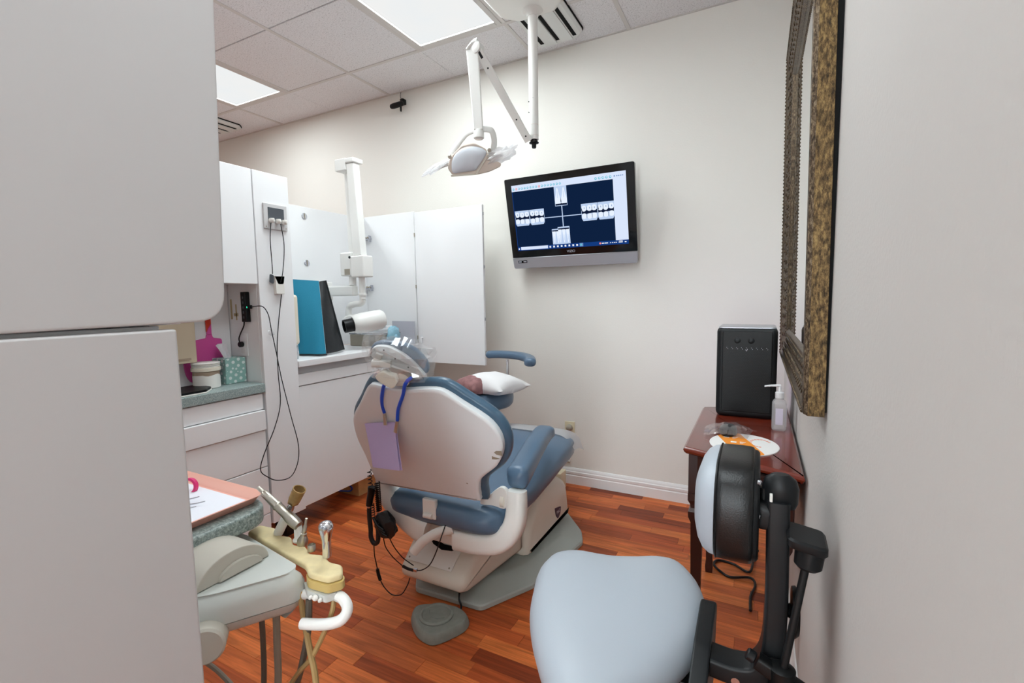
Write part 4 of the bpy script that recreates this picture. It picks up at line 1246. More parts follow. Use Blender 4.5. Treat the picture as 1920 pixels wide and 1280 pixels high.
t = thing('air_purifier', 'black air purifier with perforated grille on the mahogany desk', 'air purifier', (-0.038, 2.22, 0.7505))
pts = round2([(-0.150, 2.125), (0.072, 2.125), (0.072, 2.325), (-0.150, 2.325)], 0.022, 5)
pprism('body', pts, (0, 0, 0.7505), X, Y, Z, [(0, 0.012), (0.010, 0.003), (0.02, 0), (0.352, 0), (0.362, 0.003), (0.366, 0.008)], 'black_satin', t)
pprism('top_panel', inset2(pts, 0.006), (0, 0, 1.1167), X, Y, Z, [(0, 0), (0.004, 0.0), (0.006, 0.004)], 'tv_silver', t)
fr = pprism('front_panel', round2([(-0.128, 0.775), (0.054, 0.775), (0.054, 1.105), (-0.128, 1.105)], 0.006, 3), (0, 2.1245, 0), X, Z, -Y, [(0, 0), (0.004, 0.001), (0.006, 0.004)], 'black_plastic', t)
bm = bmesh.new()
for r_ in range(44):
    for c_ in range(28):
        xx = -0.120 + c_ * 0.0061 + (0.003 if r_ % 2 else 0); zz = 0.790 + r_ * 0.0056
        bm_box(bm, xx, xx + 0.0032, 2.1180, 2.1186, zz, zz + 0.0032)
h_ = link('grille_holes', bm, 'black_satin', fr, 0); h_['kind'] = 'stuff'
bm = bmesh.new()
for i in range(9):
    for j in range(2):
        cx = -0.112 + i * 0.018 + 0.004 * j
        bm_box(bm, cx, cx + 0.002, 2.1174, 2.1179, 1.038 - 0.005 * j, 1.040 - 0.005 * j)
bm_box(bm, -0.040, -0.037, 2.1174, 2.1179, 1.026, 1.029); bm_box(bm, -0.0425, -0.040, 2.1174, 2.1179, 1.030, 1.032); bm_box(bm, -0.037, -0.0345, 2.1174, 2.1179, 1.030, 1.032)
h_ = link('indicator_dots', bm, 'label_light', fr, 0)
for xx in (-0.072, -0.022):
    lathe('button', (xx, 2.1184, 1.068), (0, -1, 0), [(0.012, 0), (0.012, 0.002), (0.010, 0.003)], 'black_satin', fr, n=16)
lathe('side_button', (-0.1505, 2.27, 0.872), (-1, 0, 0), [(0.008, 0), (0.008, 0.004), (0.006, 0.006)], 'mauve_cloth', t, n=14)
box('night_light', -0.142, 0.062, 2.3255, 2.330, 0.80, 1.09, 'glow_lilac', t, bevel=0.001)

t = thing('sanitizer_bottle', 'clear pump bottle of hand sanitizer by the wall on the desk', 'bottle', (0.078, 1.985, 0.7505))
pts = round2([(0.055, 1.962), (0.101, 1.962), (0.101, 2.008), (0.055, 2.008)], 0.010, 4)
pprism('body', pts, (0, 0, 0.7508), X, Y, Z, [(0, 0.006), (0.004, 0.001), (0.008, 0), (0.100, 0), (0.108, 0.003), (0.115, 0.010), (0.118, 0.014)], 'film_bottle', t)
pprism('front_label', [(0.066, 0.775), (0.090, 0.775), (0.090, 0.835), (0.066, 0.835)], (0, 1.9612, 0), X, Z, -Y, [(0, 0), (0.0004, 0)], 'label_paper', t)
bl = pprism('side_label', [(1.968, 0.768), (2.002, 0.768), (2.002, 0.846), (1.968, 0.846)], (0.1012, 0, 0), Y, Z, X, [(0, 0), (0.0004, 0)], 'paper_white', t)
bm = bmesh.new()
for i in range(9):
    bm_box(bm, 0.1017, 0.1019, 1.971, 1.999 - 0.004 * (i % 3), 0.774 + 0.0078 * i, 0.7765 + 0.0078 * i)
link('print_lines', bm, 'screen_grey', bl, 0)
lathe('collar', (0.078, 1.985, 0.869), Z, [(0.013, 0), (0.0145, 0.002), (0.0145, 0.022), (0.012, 0.024), (0.006, 0.026), (0.005, 0.045)], 'pump_white', t)
loft('pump_spout', [ring((0.080 - 0.052 * f, 1.985 - 0.012 * f, 0.917 - 0.004 * f * f), (-1, -0.2, 0), 0.006 - 0.002 * f, 0.005 - 0.002 * f, n=10) for f in (0, 0.15, 0.5, 0.8, 1)], 'pump_white', t)

t = thing('mouse_pad', 'oval white and orange printed mouse pad on the desk', 'mouse pad', (-0.032, 1.738, 0.7505))
EO = [(-0.032 + 0.106 * math.cos(a * math.pi / 24), 1.738 + 0.124 * math.sin(a * math.pi / 24)) for a in range(48)]
pprism('pad', EO, (0, 0, 0.7503), X, Y, Z, [(0, 0), (0.002, 0), (0.003, 0.001)], 'mousepad_white', t)
def inside(p, q=0.96): return ((p[0] + 0.032) / (0.106 * q)) ** 2 + ((p[1] - 1.738) / (0.124 * q)) ** 2 < 1
bm = bmesh.new()
rows = []
for i in range(25):
    yy = 1.738 + 0.122 * (1 - 2 * i / 24)
    w = 0.105 * math.sqrt(max(0.0, 1 - ((yy - 1.738) / 0.124) ** 2))
    l_ = max(-0.032 - w, -0.135 + (1.86 - yy) * 0.35); r_ = min(-0.032 + w, -0.048 + (1.86 - yy) * 0.36)
    if r_ > l_: rows.append((Vector((l_, yy, 0.7535)), Vector((r_, yy, 0.7535))))
for a, b in zip(rows, rows[1:]):
    bm.faces.new([bm.verts.new(v) for v in (a[0], a[1], b[1], b[0])])
pr = link('orange_print', bm, 'mousepad_orange', t, 0)
bm = bmesh.new()
for cx, cy in ((-0.085, 1.80), (-0.06, 1.745), (-0.035, 1.69)):
    for k in range(3):
        bm_box(bm, cx + 0.016, cx + 0.016 + 0.018 - 0.004 * k, cy + 0.008 - 0.009 * k, cy + 0.012 - 0.009 * k, 0.7536, 0.7538)
    bm_box(bm, cx - 0.012, cx + 0.006, cy - 0.008, cy + 0.008, 0.7536, 0.7538)
link('white_print', bm, 'mousepad_white', t, 0)
bm = bmesh.new()
for i in range(14):
    a = 0.5 + i * 0.32
    bm_box(bm, 0.018 + 0.030 * math.cos(a) - 0.004, 0.018 + 0.030 * math.cos(a) + 0.004, 1.765 + 0.045 * math.sin(a) - 0.005, 1.765 + 0.045 * math.sin(a) + 0.005, 0.7532, 0.7534)
link('pink_print', bm, 'mousepad_pink', t, 0)
t = thing('computer_mouse', 'black computer mouse in a clear wrapper on the mouse pad', 'computer mouse', (-0.085, 1.845, 0.754))
loft('body', [[Vector((-0.085 + a * 0.030 * s, 1.845 + b * 0.052 * s, 0.7545 + h)) for a, b in [(math.cos(k * math.pi / 10), math.sin(k * math.pi / 10)) for k in range(20)]] for s, h in ((0.9, 0), (1, 0.006), (0.97, 0.016), (0.8, 0.026), (0.5, 0.031), (0.15, 0.033))], 'black_plastic', t)
g = []
for i in range(9):
    r = []
    for j in range(11):
        u, v = i / 8 - 0.5, j / 10 - 0.5
        d2 = (u * u + v * v)
        z = 0.792 - 0.055 * d2 * 1.6 + 0.010 * noise.noise(Vector((u * 6, v * 6, 2)))
        r.append((-0.085 + v * 0.155 + 0.03 * u * (1 if v > 0 else 0), 1.845 + u * 0.125, max(0.7585, z)))
    g.append(r)
sheet('wrapper', g, 0.0006, 'film_clear', t, 15)

tag(tube('floor_cord', [(0.03, 2.50, 0.012), (0.012, 2.42, 0.012), (-0.004, 2.277, 0.014), (-0.07, 2.33, 0.007), (-0.135, 2.335, 0.007), (-0.152, 2.29, 0.007), (-0.12, 2.24, 0.007), (-0.077, 2.212, 0.007), (0.0, 2.235, 0.012), (0.02, 2.19, 0.007), (0.004, 2.10, 0.007), (0.004, 2.00, 0.007)], 0.0055, 'black_plastic', n=8), 'black cord looped on the floor under the mahogany desk', 'cord')

# ================================================================== DENTAL CHAIR
ch = thing('dental_chair', 'reclined blue and cream dental patient chair in the middle of the room', 'dental chair', (-1.1, 1.95, 0))
plate = [(-1.335, 1.60), (-1.275, 1.515), (-0.955, 1.53), (-0.83, 1.757), (-0.757, 2.20), (-0.80, 2.30), (-0.95, 2.48), (-1.22, 2.48), (-1.30, 2.22), (-1.38, 1.80)]
pprism('base_plate', round2(plate, 0.02, 3), (0, 0, 0.0), X, Y, Z, [(0.001, 0.004), (0.004, 0.0), (0.020, 0.0), (0.026, 0.005), (0.034, 's0.88'), (0.058, 's0.74'), (0.062, 's0.68')], 'base_grey', ch, 30)
def yz_block(name, prof_, left, right, m, b, rad):
    pr_ = round2(prof_, rad, 4)
    rings = []
    for k, i in ((0, b), (b * 0.3, b * 0.3), (b, 0)):
        rings.append([Vector((left(y_) + k, y_, z_)) for y_, z_ in inset2(pr_, i)])
    for k, i in ((b, 0), (b * 0.3, b * 0.3), (0, b)):
        rings.append([Vector((right(y_) - k, y_, z_)) for y_, z_ in inset2(pr_, i)])
    return loft(name, rings, m, ch, smooth=45)
rr_ = lambda y_: -1.005 + 0.20 * (y_ - 1.49)
yz_block('lift_housing', [(1.515, 0.078), (1.478, 0.090), (1.478, 0.128), (1.60, 0.245), (1.87, 0.285), (1.87, 0.100)], lambda y_: -1.325, rr_, 'casting_cream', 0.022, [0.01, 0.015, 0.015, 0.04, 0.01, 0.01])
yz_block('pump_housing', [(1.875, 0.063), (1.875, 0.16), (1.95, 0.275), (2.07, 0.335), (2.25, 0.325), (2.37, 0.25), (2.41, 0.063)], lambda y_: -1.29, lambda y_: -0.905, 'casting_cream', 0.030, [0.01, 0.05, 0.08, 0.08, 0.08, 0.08, 0.01])
lid = bmesh.new()
pl_ = [Vector((-1.305, 1.500, 0.1535)), Vector((-1.075, 1.500, 0.1535)), Vector((-1.060, 1.592, 0.2415)), Vector((-1.275, 1.592, 0.2415))]
nn = Vector((0, -0.69, 0.72))
bm_loft(lid, [[p + nn * h for p in pl_] for h in (0.0005, 0.003)])
lidp = link('service_lid', lid, 'casting_white', ch)
for a, b in ((-1.292, 1.508), (-1.088, 1.508), (-1.078, 1.584), (-1.265, 1.584)):
    zz = 0.1535 + (b - 1.50) * 0.957
    cyl('screw', Vector((a, b, zz)) + nn * 0.003, Vector((a, b, zz)) + nn * 0.0042, 0.004, 'rust_grey', lidp, n=10)
pts = [(-1.240, -0.005), (-1.205, -0.034), (-1.155, -0.048), (-1.105, -0.042), (-1.075, -0.020), (-1.11, -0.022), (-1.15, -0.024), (-1.20, -0.014)]
pprism('pivot_slot', pts, (0, 1.585, 0.236), X, Vector((0, 0.72, 0.69)), nn, [(0.0032, 0), (0.0042, 0)], 'vent_dark', ch)
em = pprism('emblem', round2([(2.185, 0.172), (2.27, 0.150), (2.262, 0.115), (2.228, 0.098), (2.200, 0.125)], 0.008, 3), (-0.9048, 0, 0), Y, Z, X, [(0, 0), (0.002, 0.001)], 'label_dark', ch)
text('emblem_mark', 'P&C', 0.026, (-0.9026, 2.232, 0.136), Y, Vector((0, -0.15, 1)).normalized(), 'label_light', em)
# seat and leg rest in one pad
cx = -1.09
secs = [(1.425, 0.19, 0.022, 0.420), (1.437, 0.235, 0.042, 0.418), (1.465, 0.262, 0.052, 0.418), (1.55, 0.276, 0.055, 0.422), (1.75, 0.282, 0.055, 0.432), (1.92, 0.285, 0.058, 0.456), (2.05, 0.286, 0.062, 0.478), (2.17, 0.282, 0.064, 0.488), (2.25, 0.270, 0.063, 0.486), (2.32, 0.245, 0.054, 0.474), (2.36, 0.20, 0.036, 0.462), (2.372, 0.14, 0.014, 0.455)]
loft('seat', [ring((cx, y_, z_), Y, w, h, n=36, U=X, e=4.2) for y_, w, h, z_ in secs], 'blue_leather', ch, smooth=60)
loft('seat_pan', [ring((cx, y_, z_ - 0.072), Y, w * 0.86, 0.020, n=24, U=X, e=4) for y_, w, h, z_ in secs[2:10]], 'casting_cream', ch)
g = []
for i in range(7):
    f = i / 6
    g.append([(cx + (s - 0.5) * (0.575 - 0.015 * f), 2.21 + 0.24 * f - 0.08 * (2 * s - 1) ** 4 * f, 0.560 - 0.004 * f - 0.040 * f * f - 0.075 * (2 * s - 1) ** 8) for s in [k / 16 for k in range(17)]])
sheet('foot_cover', g, 0.0015, 'film_vinyl', ch)
# U-shaped arm carrier under the seat
def rrect_path(name, path, w, h, m, parent, b=0.02):
    P = smooth_path(path, 5)
    rings = []
    for i, p in enumerate(P):
        T = (P[min(i + 1, len(P) - 1)] - P[max(i - 1, 0)]).normalized()
        S = Y - T * T.dot(Y); S.normalize(); Q = T.cross(S)
        ww = w[0] + (w[1] - w[0]) * i / (len(P) - 1); hh = h[0] + (h[1] - h[0]) * i / (len(P) - 1)
        pr = round2([(-ww / 2, -hh / 2), (ww / 2, -hh / 2), (ww / 2, hh / 2), (-ww / 2, hh / 2)], b, 4)
        rings.append([p + S * a + Q * c for a, c in pr])
    return loft(name, rings, m, parent, smooth=50)
rrect_path('arm_carrier', [(-1.025, 1.49, 0.325), (-0.93, 1.49, 0.326), (-0.845, 1.49, 0.345), (-0.795, 1.495, 0.39), (-0.775, 1.50, 0.45), (-0.775, 1.51, 0.545)], (0.10, 0.062), (0.092, 0.072), 'casting_white', ch, 0.028)
rrect_path('arm_carrier', [(-1.150, 1.475, 0.325), (-1.22, 1.475, 0.345), (-1.30, 1.475, 0.388), (-1.362, 1.48, 0.435), (-1.388, 1.49, 0.50), (-1.390, 1.505, 0.56)], (0.10, 0.062), (0.110, 0.075), 'casting_white', ch, 0.028)
box('cross_block', -1.16, -1.03, 1.47, 1.58, 0.286, 0.350, 'casting_white', ch, bevel=0.008)
box('lift_column', -1.19, -1.00, 1.62, 1.84, 0.270, 0.362, 'casting_cream', ch, bevel=0.01)
def armrest(xn, xf):
    P = smooth_path([(xn, 1.515, 0.585), (xn - 0.003, 1.58, 0.600), ((xn + xf) / 2, 1.74, 0.632), (xf, 1.90, 0.648), (xf, 1.965, 0.648)], 4)
    n = len(P)
    rings = []
    for i, p in enumerate(P):
        f = i / (n - 1)
        s = min(1.0, math.sqrt(max(0.04, min(f, 1 - f) * 9)))
        rings.append(ring(p - Z * 0.010 * (1 - f), (0, 1, 0.12), 0.043 * s, (0.046 - 0.020 * f) * s, n=24, U=X, e=3.4))
    return loft('armrest', rings, 'blue_leather', ch, smooth=60)
armrest(-0.788, -0.842)
armrest(-1.395, -1.36)
# backrest
BO = Vector((0, 1.45, 0.45)); BV = Vector((0, -0.4226, 0.9063)); BN = Vector((0, 0.9063, 0.4226))
shell = smooth2([(-1.372, 0.052), (-1.14, 0.062), (-0.905, 0.072), (-0.878, 0.090), (-0.870, 0.135), (-0.851, 0.184), (-0.815, 0.222), (-0.763, 0.269), (-0.729, 0.323), (-0.713, 0.377), (-0.719, 0.426), (-0.749, 0.471), (-0.823, 0.523), (-0.863, 0.552), (-0.900, 0.568), (-0.960, 0.565), (-1.040, 0.556), (-1.122, 0.558), (-1.180, 0.566), (-1.215, 0.545), (-1.275, 0.480), (-1.332, 0.423), (-1.364, 0.368), (-1.380, 0.290), (-1.378, 0.212), (-1.382, 0.130), (-1.386, 0.075)], 3)
pprism('back_shell', shell, BO, X, BV, BN, [(-0.002, 0.012), (0.0, 0.004), (0.004, 0), (0.020, 0)], 'shell_beige', ch, 35)
cu = pprism('back_cushion', shell, BO, X, BV, BN, [(0.0205, 0.004), (0.023, -0.012), (0.030, -0.019), (0.042, -0.021), (0.054, -0.015), (0.063, 0.002), (0.068, 's0.9')], 'blue_leather_dark', ch, 60)
bm = bmesh.new()
for q in ([(-0.742, 0.345), (-0.722, 0.348), (-0.722, 0.326), (-0.745, 0.328), (-0.752, 0.336)], [(-0.765, 0.318), (-0.735, 0.312), (-0.752, 0.306), (-0.768, 0.304)], [(-0.910, 0.166), (-0.903, 0.165), (-0.904, 0.160), (-0.911, 0.162)]):
    f = bm.faces.new([bm.verts.new(BO + X * a + BV * b + BN * -0.0024) for a, b in q])
link('paint_chip', bm, 'grime', ch, 0)
hb = box('hinge_bracket', -1.146, -1.084, 1.420, 1.440, 0.404, 0.482, 'casting_white', ch, bevel=0.004)
cyl('hinge_roller', (-1.135, 1.416, 0.418), (-1.097, 1.416, 0.418), 0.010, 'casting_white', hb)
for xx in (-1.148, -1.0825):
    cyl('bolt', (xx - 0.002, 1.43, 0.418), (xx + 0.002, 1.43, 0.418), 0.006, 'rust_grey', hb, n=12)
pts = smooth2([(-0.915, 0.478), (-0.908, 0.505), (-0.875, 0.522), (-0.850, 0.545), (-0.825, 0.560), (-0.802, 0.548), (-0.800, 0.500), (-0.815, 0.478), (-0.86, 0.482)], 3)
pprism('hip_bracket', pts, (0, 1.478, 0), X, Z, Y, rr_prof(0.02, 0.004), 'casting_white', ch)
lathe('pivot_hub', (-0.832, 1.50, 0.505), (1, 0, 0), [(0.02, 0), (0.03, 0.003), (0.03, 0.018), (0.024, 0.022)], 'casting_cream', ch)
tube('recline_lever', [(-1.02, 1.445, 0.372), (-1.075, 1.425, 0.357), (-1.125, 1.405, 0.325), (-1.160, 1.395, 0.287), (-1.175, 1.39, 0.268)], 0.011, 'casting_white', ch, n=12, ell=1.7)
# head rest
HC = Vector((-1.06, 1.17, 1.05)); HU, HV, HN = frame((0.45, -0.85, -0.2))
hshell = smooth2([(-0.059, 0.031), (-0.050, 0.049), (-0.033, 0.058), (-0.001, 0.056), (0.019, 0.047), (0.055, 0.024), (0.085, -0.006), (0.107, -0.035), (0.114, -0.045), (0.104, -0.048), (0.077, -0.039), (0.040, -0.028), (0.001, -0.013), (-0.030, 0.008), (-0.050, 0.018)], 3)
hs = pprism('headrest_shell', hshell, HC, HU, HV, HN, [(0.002, 0.004), (0.0, 0.001), (-0.004, 0), (-0.016, 0)], 'shell_beige', ch)
for u, v in ((-0.012, 0.045), (0.022, 0.015), (0.062, -0.015)):
    cyl('screw', HC + HU * u + HV * v + HN * 0.002, HC + HU * u + HV * v + HN * 0.0035, 0.0028, 'screen_grey', hs, n=8)
pad = smooth2([(-0.060, 0.030), (-0.050, 0.054), (-0.020, 0.064), (0.020, 0.060), (0.057, 0.050), (0.090, 0.028), (0.112, 0.001), (0.120, -0.022), (0.118, -0.040), (0.100, -0.046), (0.060, -0.034), (0.0, -0.012), (-0.040, 0.012)], 3)
pprism('headrest_pad', pad, HC, HU, HV, HN, [(-0.0165, 0.004), (-0.022, -0.003), (-0.040, -0.004), (-0.058, 0.002), (-0.068, 0.014)], 'blue_leather', ch, 60)
hk = [(-0.042, -0.035), (-0.030, -0.022), (-0.013, -0.015), (0.010, -0.030), (0.024, -0.033), (0.031, -0.057), (0.022, -0.070), (0.009, -0.079), (-0.017, -0.064), (-0.036, -0.048)]
pprism('headrest_knob', round2(hk, 0.006, 3), HC, HU, HV, HN, rr_prof(0.034, 0.006), 'casting_cream', ch)
pprism('headrest_clamp', round2([(0.005, -0.075), (0.030, -0.040), (0.052, -0.050), (0.056, -0.075)], 0.010, 3), HC, HU, HV, HN, rr_prof(-0.05, -0.006), 'casting_cream', ch)
bar('headrest_stem', HC + HU * 0.020 + HV * -0.085 - HN * 0.055, HC + HU * 0.018 - HN * 0.030, 0.06, 0.016, 'casting_white', ch, HU, 0.004)
bar('headrest_arm', HC + HU * -0.050 + HV * 0.006 + HN * 0.014, HC + HU * 0.010 + HV * 0.002 + HN * 0.014, 0.022, 0.022, 'casting_white', ch, HV, 0.004)
bar('headrest_arm', HC + HU * -0.042 + HV * -0.004 + HN * 0.014, HC + HU * -0.024 + HV * 0.036 + HN * 0.012, 0.022, 0.018, 'casting_white', ch, HU, 0.004)
# plastic sleeve over the head rest
bo = [(-0.080, 0.080), (-0.036, 0.086), (-0.011, 0.074), (0.026, 0.072), (0.069, 0.066), (0.108, 0.045), (0.148, 0.030), (0.142, -0.007), (0.128, -0.060), (0.064, -0.066), (-0.044, -0.052), (-0.066, -0.037), (-0.072, 0.0)]
bo = smooth2(bo, 4)
bm = bmesh.new()
rings = []
for k, (h, ins) in enumerate(((0.030, 0.05), (0.034, 0.022), (0.022, 0.006), (-0.03, -0.004), (-0.07, 0.004), (-0.085, 0.02), (-0.082, 0.045))):
    q = inset2(bo, ins)
    rings.append([HC + HU * a + HV * b + HN * h + Vector((noise.noise(Vector((a * 60, b * 60, k))), noise.noise(Vector((a * 60, b * 60, k + 9))), noise.noise(Vector((a * 50, b * 50, k + 21))))) * 0.008 for a, b in q])
bm_loft(bm, rings, True, True)
tag(link('headrest_sleeve', bm, 'film_clear', None, 12), 'crinkled clear plastic sleeve over the dental chair headrest', 'plastic sleeve')

# bib and its clip cord
t = thing('dental_bib', 'lavender paper bib hanging from blue cord on the chair back', 'bib', (-1.18, 1.25, 0.64))
for off, dx in ((0.0, 0.0), (0.006, 0.006)):
    g = []
    for i in range(14):
        f = i / 13
        A = lerp((-1.271, 1.262, 0.804), (-1.243, 1.262, 0.642), f); B = lerp((-1.128, 1.262, 0.824), (-1.109, 1.262, 0.653), f)
        g.append([lerp(A, B, j / 6) + Vector((dx * f, off + 0.004 * math.sin(3 * j / 6 + 2 * f) + 0.0008 * (i % 2), 0)) for j in range(7)])
    sheet('paper_layer', g, 0.0012, 'lavender_paper', t, 10)
t = thing('bib_cord', 'bright blue bib cord with two metal clips over the chair top', 'cord', (-1.12, 1.25, 0.83))
tube('cord', [(-1.168, 1.256, 0.856), (-1.166, 1.245, 0.885), (-1.148, 1.225, 0.920), (-1.118, 1.203, 0.962), (-1.100, 1.200, 0.982), (-1.095, 1.215, 0.990)], 0.0062, 'cord_blue', t, n=10)
tube('cord', [(-1.110, 1.256, 0.834), (-1.090, 1.240, 0.880), (-1.050, 1.22, 0.935), (-1.024, 1.200, 0.972), (-1.010, 1.198, 0.99), (-1.008, 1.215, 0.998)], 0.0062, 'cord_blue', t, n=10)
for a, b in (((-1.168, 1.256, 0.855), (-1.164, 1.254, 0.812)), ((-1.110, 1.256, 0.833), (-1.120, 1.254, 0.790))):
    bar('clip', a, b, 0.008, 0.010, 'brushed', t, X, 0.002, 0.016, 0.004)

# headset hanging at the left of the chair
t = thing('headset', 'black corded headset with coiled cable hanging left of the chair', 'headset', (-1.36, 1.40, 0.26))
def helix(p0, p1, r, turns, wire, name, n=None):
    p0 = Vector(p0); p1 = Vector(p1); U_, V_, N_ = frame(p1 - p0)
    n = n or int(turns * 10)
    pts_ = [p0.lerp(p1, i / n) + (U_ * math.cos(2 * math.pi * turns * i / n) + V_ * math.sin(2 * math.pi * turns * i / n)) * r for i in range(n + 1)]
    return tube(name, pts_, wire, 'black_plastic', t, n=5, raw=True)
helix((-1.382, 1.385, 0.570), (-1.378, 1.385, 0.495), 0.008, 5, 0.002, 'coil_cord')
helix((-1.342, 1.385, 0.525), (-1.338, 1.385, 0.405), 0.010, 15, 0.0024, 'coil_cord')
tube('handset', [(-1.372, 1.385, 0.500), (-1.376, 1.385, 0.475), (-1.384, 1.385, 0.450), (-1.390, 1.385, 0.420)], lambda f: 0.016 - 0.003 * f, 'black_plastic', t, n=12)
cyl('ferrule', (-1.390, 1.385, 0.420), (-1.391, 1.385, 0.412), 0.010, 'steel', t)
tube('strap', [(-1.391, 1.385, 0.412), (-1.392, 1.385, 0.37), (-1.388, 1.385, 0.32), (-1.388, 1.385, 0.285), (-1.372, 1.385, 0.262), (-1.352, 1.385, 0.275), (-1.348, 1.385, 0.31), (-1.352, 1.388, 0.34)], 0.0095, 'black_vinyl', t, n=10)
helix((-1.372, 1.385, 0.43), (-1.368, 1.385, 0.37), 0.006, 6, 0.002, 'coil_cord')
crumple('ear_cup', (-1.312, 1.392, 0.350), [(0.052, 0, 0.014), (0, 0.026, 0), (-0.016, 0, 0.052)], 'black_vinyl', t, 0.22, 6)
for k in range(3):
    tube('cable_wrap', [(-1.352 + 0.012 * k, 1.365, 0.385 - 0.012 * k), (-1.33 + 0.012 * k, 1.360, 0.362 - 0.014 * k), (-1.30 + 0.01 * k, 1.364, 0.345 - 0.012 * k)], 0.005, 'black_plastic', t, n=8)
tube('lead', [(-1.374, 1.385, 0.262), (-1.388, 1.40, 0.20), (-1.392, 1.41, 0.165), (-1.39, 1.415, 0.13)], 0.0022, 'black_plastic', t, n=6)
tube('inline_control', [(-1.390, 1.415, 0.132), (-1.386, 1.415, 0.11), (-1.376, 1.415, 0.085)], 0.007, 'black_plastic', t, n=10)
tube('lead', [(-1.376, 1.415, 0.085), (-1.36, 1.42, 0.055), (-1.32, 1.42, 0.035), (-1.27, 1.42, 0.05), (-1.245, 1.43, 0.09), (-1.238, 1.44, 0.12)], 0.0022, 'black_plastic', t, n=6)
tube('lead', [(-1.328, 1.392, 0.30), (-1.325, 1.40, 0.25), (-1.305, 1.42, 0.20), (-1.265, 1.43, 0.168)], 0.0022, 'black_plastic', t, n=6)
tube('inline_control', [(-1.265, 1.43, 0.168), (-1.24, 1.432, 0.162), (-1.215, 1.435, 0.160)], 0.006, 'black_plastic', t, n=10)
tube('lead', [(-1.305, 1.392, 0.315), (-1.29, 1.41, 0.255), (-1.262, 1.425, 0.21), (-1.24, 1.44, 0.185), (-1.225, 1.45, 0.17)], 0.0022, 'black_plastic', t, n=6)
tube('lead', [(-1.215, 1.435, 0.160), (-1.175, 1.438, 0.170), (-1.12, 1.42, 0.215), (-1.075, 1.40, 0.28), (-1.05, 1.40, 0.34), (-1.045, 1.43, 0.39)], 0.0022, 'black_plastic', t, n=6)
box('plug', -1.212, -1.195, 1.430, 1.442, 0.158, 0.170, 'steel', t, bevel=0.002)

# foot pedal
t = thing('foot_pedal', 'grey rounded triangular foot pedal on the wood floor', 'foot pedal', (-1.06, 1.39, 0))
fp = smooth2([(-1.192, 1.395), (-1.165, 1.352), (-1.105, 1.305), (-1.050, 1.288), (-1.008, 1.296), (-0.968, 1.360), (-0.950, 1.415), (-0.970, 1.462), (-1.040, 1.486), (-1.125, 1.462), (-1.180, 1.430)], 3)
pprism('body', fp, (0, 0, 0.001), X, Y, Z, [(0, 0.002), (0.004, 0), (0.020, 0.004), (0.032, 0.010), (0.036, 0.018)], 'pedal_grey', t)
lathe('foot_disc', (-1.075, 1.395, 0.0362), Z, [(0.066, 0), (0.066, 0.006), (0.061, 0.010), (0.056, 0.010), (0.052, 0.005), (0.02, 0.004)], 'pedal_grey', t, n=32)
tube('embossed_arrow', [(-1.115, 1.400, 0.0415), (-1.095, 1.380, 0.0415), (-1.06, 1.375, 0.0415), (-1.035, 1.392, 0.0415)], 0.003, 'pedal_grey', t, n=6)
lathe('embossed_ring', (-1.160, 1.400, 0.0290), Z, [(0.012, 0), (0.012, 0.004), (0.009, 0.0045)], 'pedal_grey', t, n=14)
tube('cable', [(-1.02, 1.470, 0.018), (-1.03, 1.50, 0.02), (-1.05, 1.515, 0.04), (-1.06, 1.54, 0.07)], 0.004, 'black_satin', t, n=8)

# ================================================================== STOOLS
def star_base(t, c, r, hub_h, m='black_satin'):
    lathe('hub', (c[0], c[1], 0.075), Z, [(0.030, 0), (0.034, 0.004), (0.034, 0.045), (0.028, 0.05)], m, t)
    for k in range(5):
        a = 2 * math.pi * k / 5 + 0.3
        dv = Vector((math.cos(a), math.sin(a), 0))
        lg = bar('base_leg', Vector((c[0], c[1], 0.095)) + dv * 0.03, Vector((c[0], c[1], 0.078)) + dv * (r - 0.02), 0.042, 0.030, m, t, dv.cross(Z), 0.006, 0.030, 0.022)
        q = Vector((c[0], c[1], 0)) + dv * (r - 0.035)
        sd_ = dv.cross(Z)
        cyl('caster', q + Z * 0.0265 - sd_ * 0.018, q + Z * 0.0265 + sd_ * 0.018, 0.026, 'black_plastic', t, n=16, bev=0.004)
        cyl('caster_stem', q + Z * 0.050, q + Z * 0.080, 0.008, 'steel', t, n=10)
    cyl('gas_column', (c[0], c[1], 0.12), (c[0], c[1], hub_h), 0.022, 'black_plastic', t, bev=0.002)

st = thing('dentist_stool', 'saddle stool with pale grey heart-shaped seat in the right foreground', 'stool', (-0.29, 1.02, 0))
star_base(st, (-0.29, 1.02), 0.29, 0.425)
so = smooth2([(-0.458, 0.954), (-0.485, 1.030), (-0.508, 1.115), (-0.500, 1.190), (-0.455, 1.232), (-0.400, 1.240), (-0.341, 1.250), (-0.274, 1.278), (-0.215, 1.308), (-0.165, 1.296), (-0.118, 1.235), (-0.092, 1.154), (-0.087, 1.073), (-0.102, 0.985), (-0.140, 0.892), (-0.183, 0.819), (-0.235, 0.755), (-0.285, 0.735), (-0.330, 0.765), (-0.404, 0.860)], 3)
SO = (0, 0, 0.462)
pprism('seat', so, SO, X, Y, Z, [(0.0, 0.03), (0.004, 0.012), (0.016, 0.001), (0.034, -0.003), (0.050, -0.001), (0.064, 0.005), (0.076, 0.015), (0.085, 's0.86'), (0.092, 's0.74'), (0.097, 's0.58'), (0.100, 's0.40'), (0.1015, 's0.22'), (0.102, 's0.08')], 'pale_leather', st, 70)
box('seat_plate', -0.37, -0.20, 0.92, 1.12, 0.444, 0.462, 'black_satin', st, bevel=0.004)
box('tilt_box', -0.34, -0.19, 0.94, 1.09, 0.425, 0.4435, 'black_plastic', st, bevel=0.004)
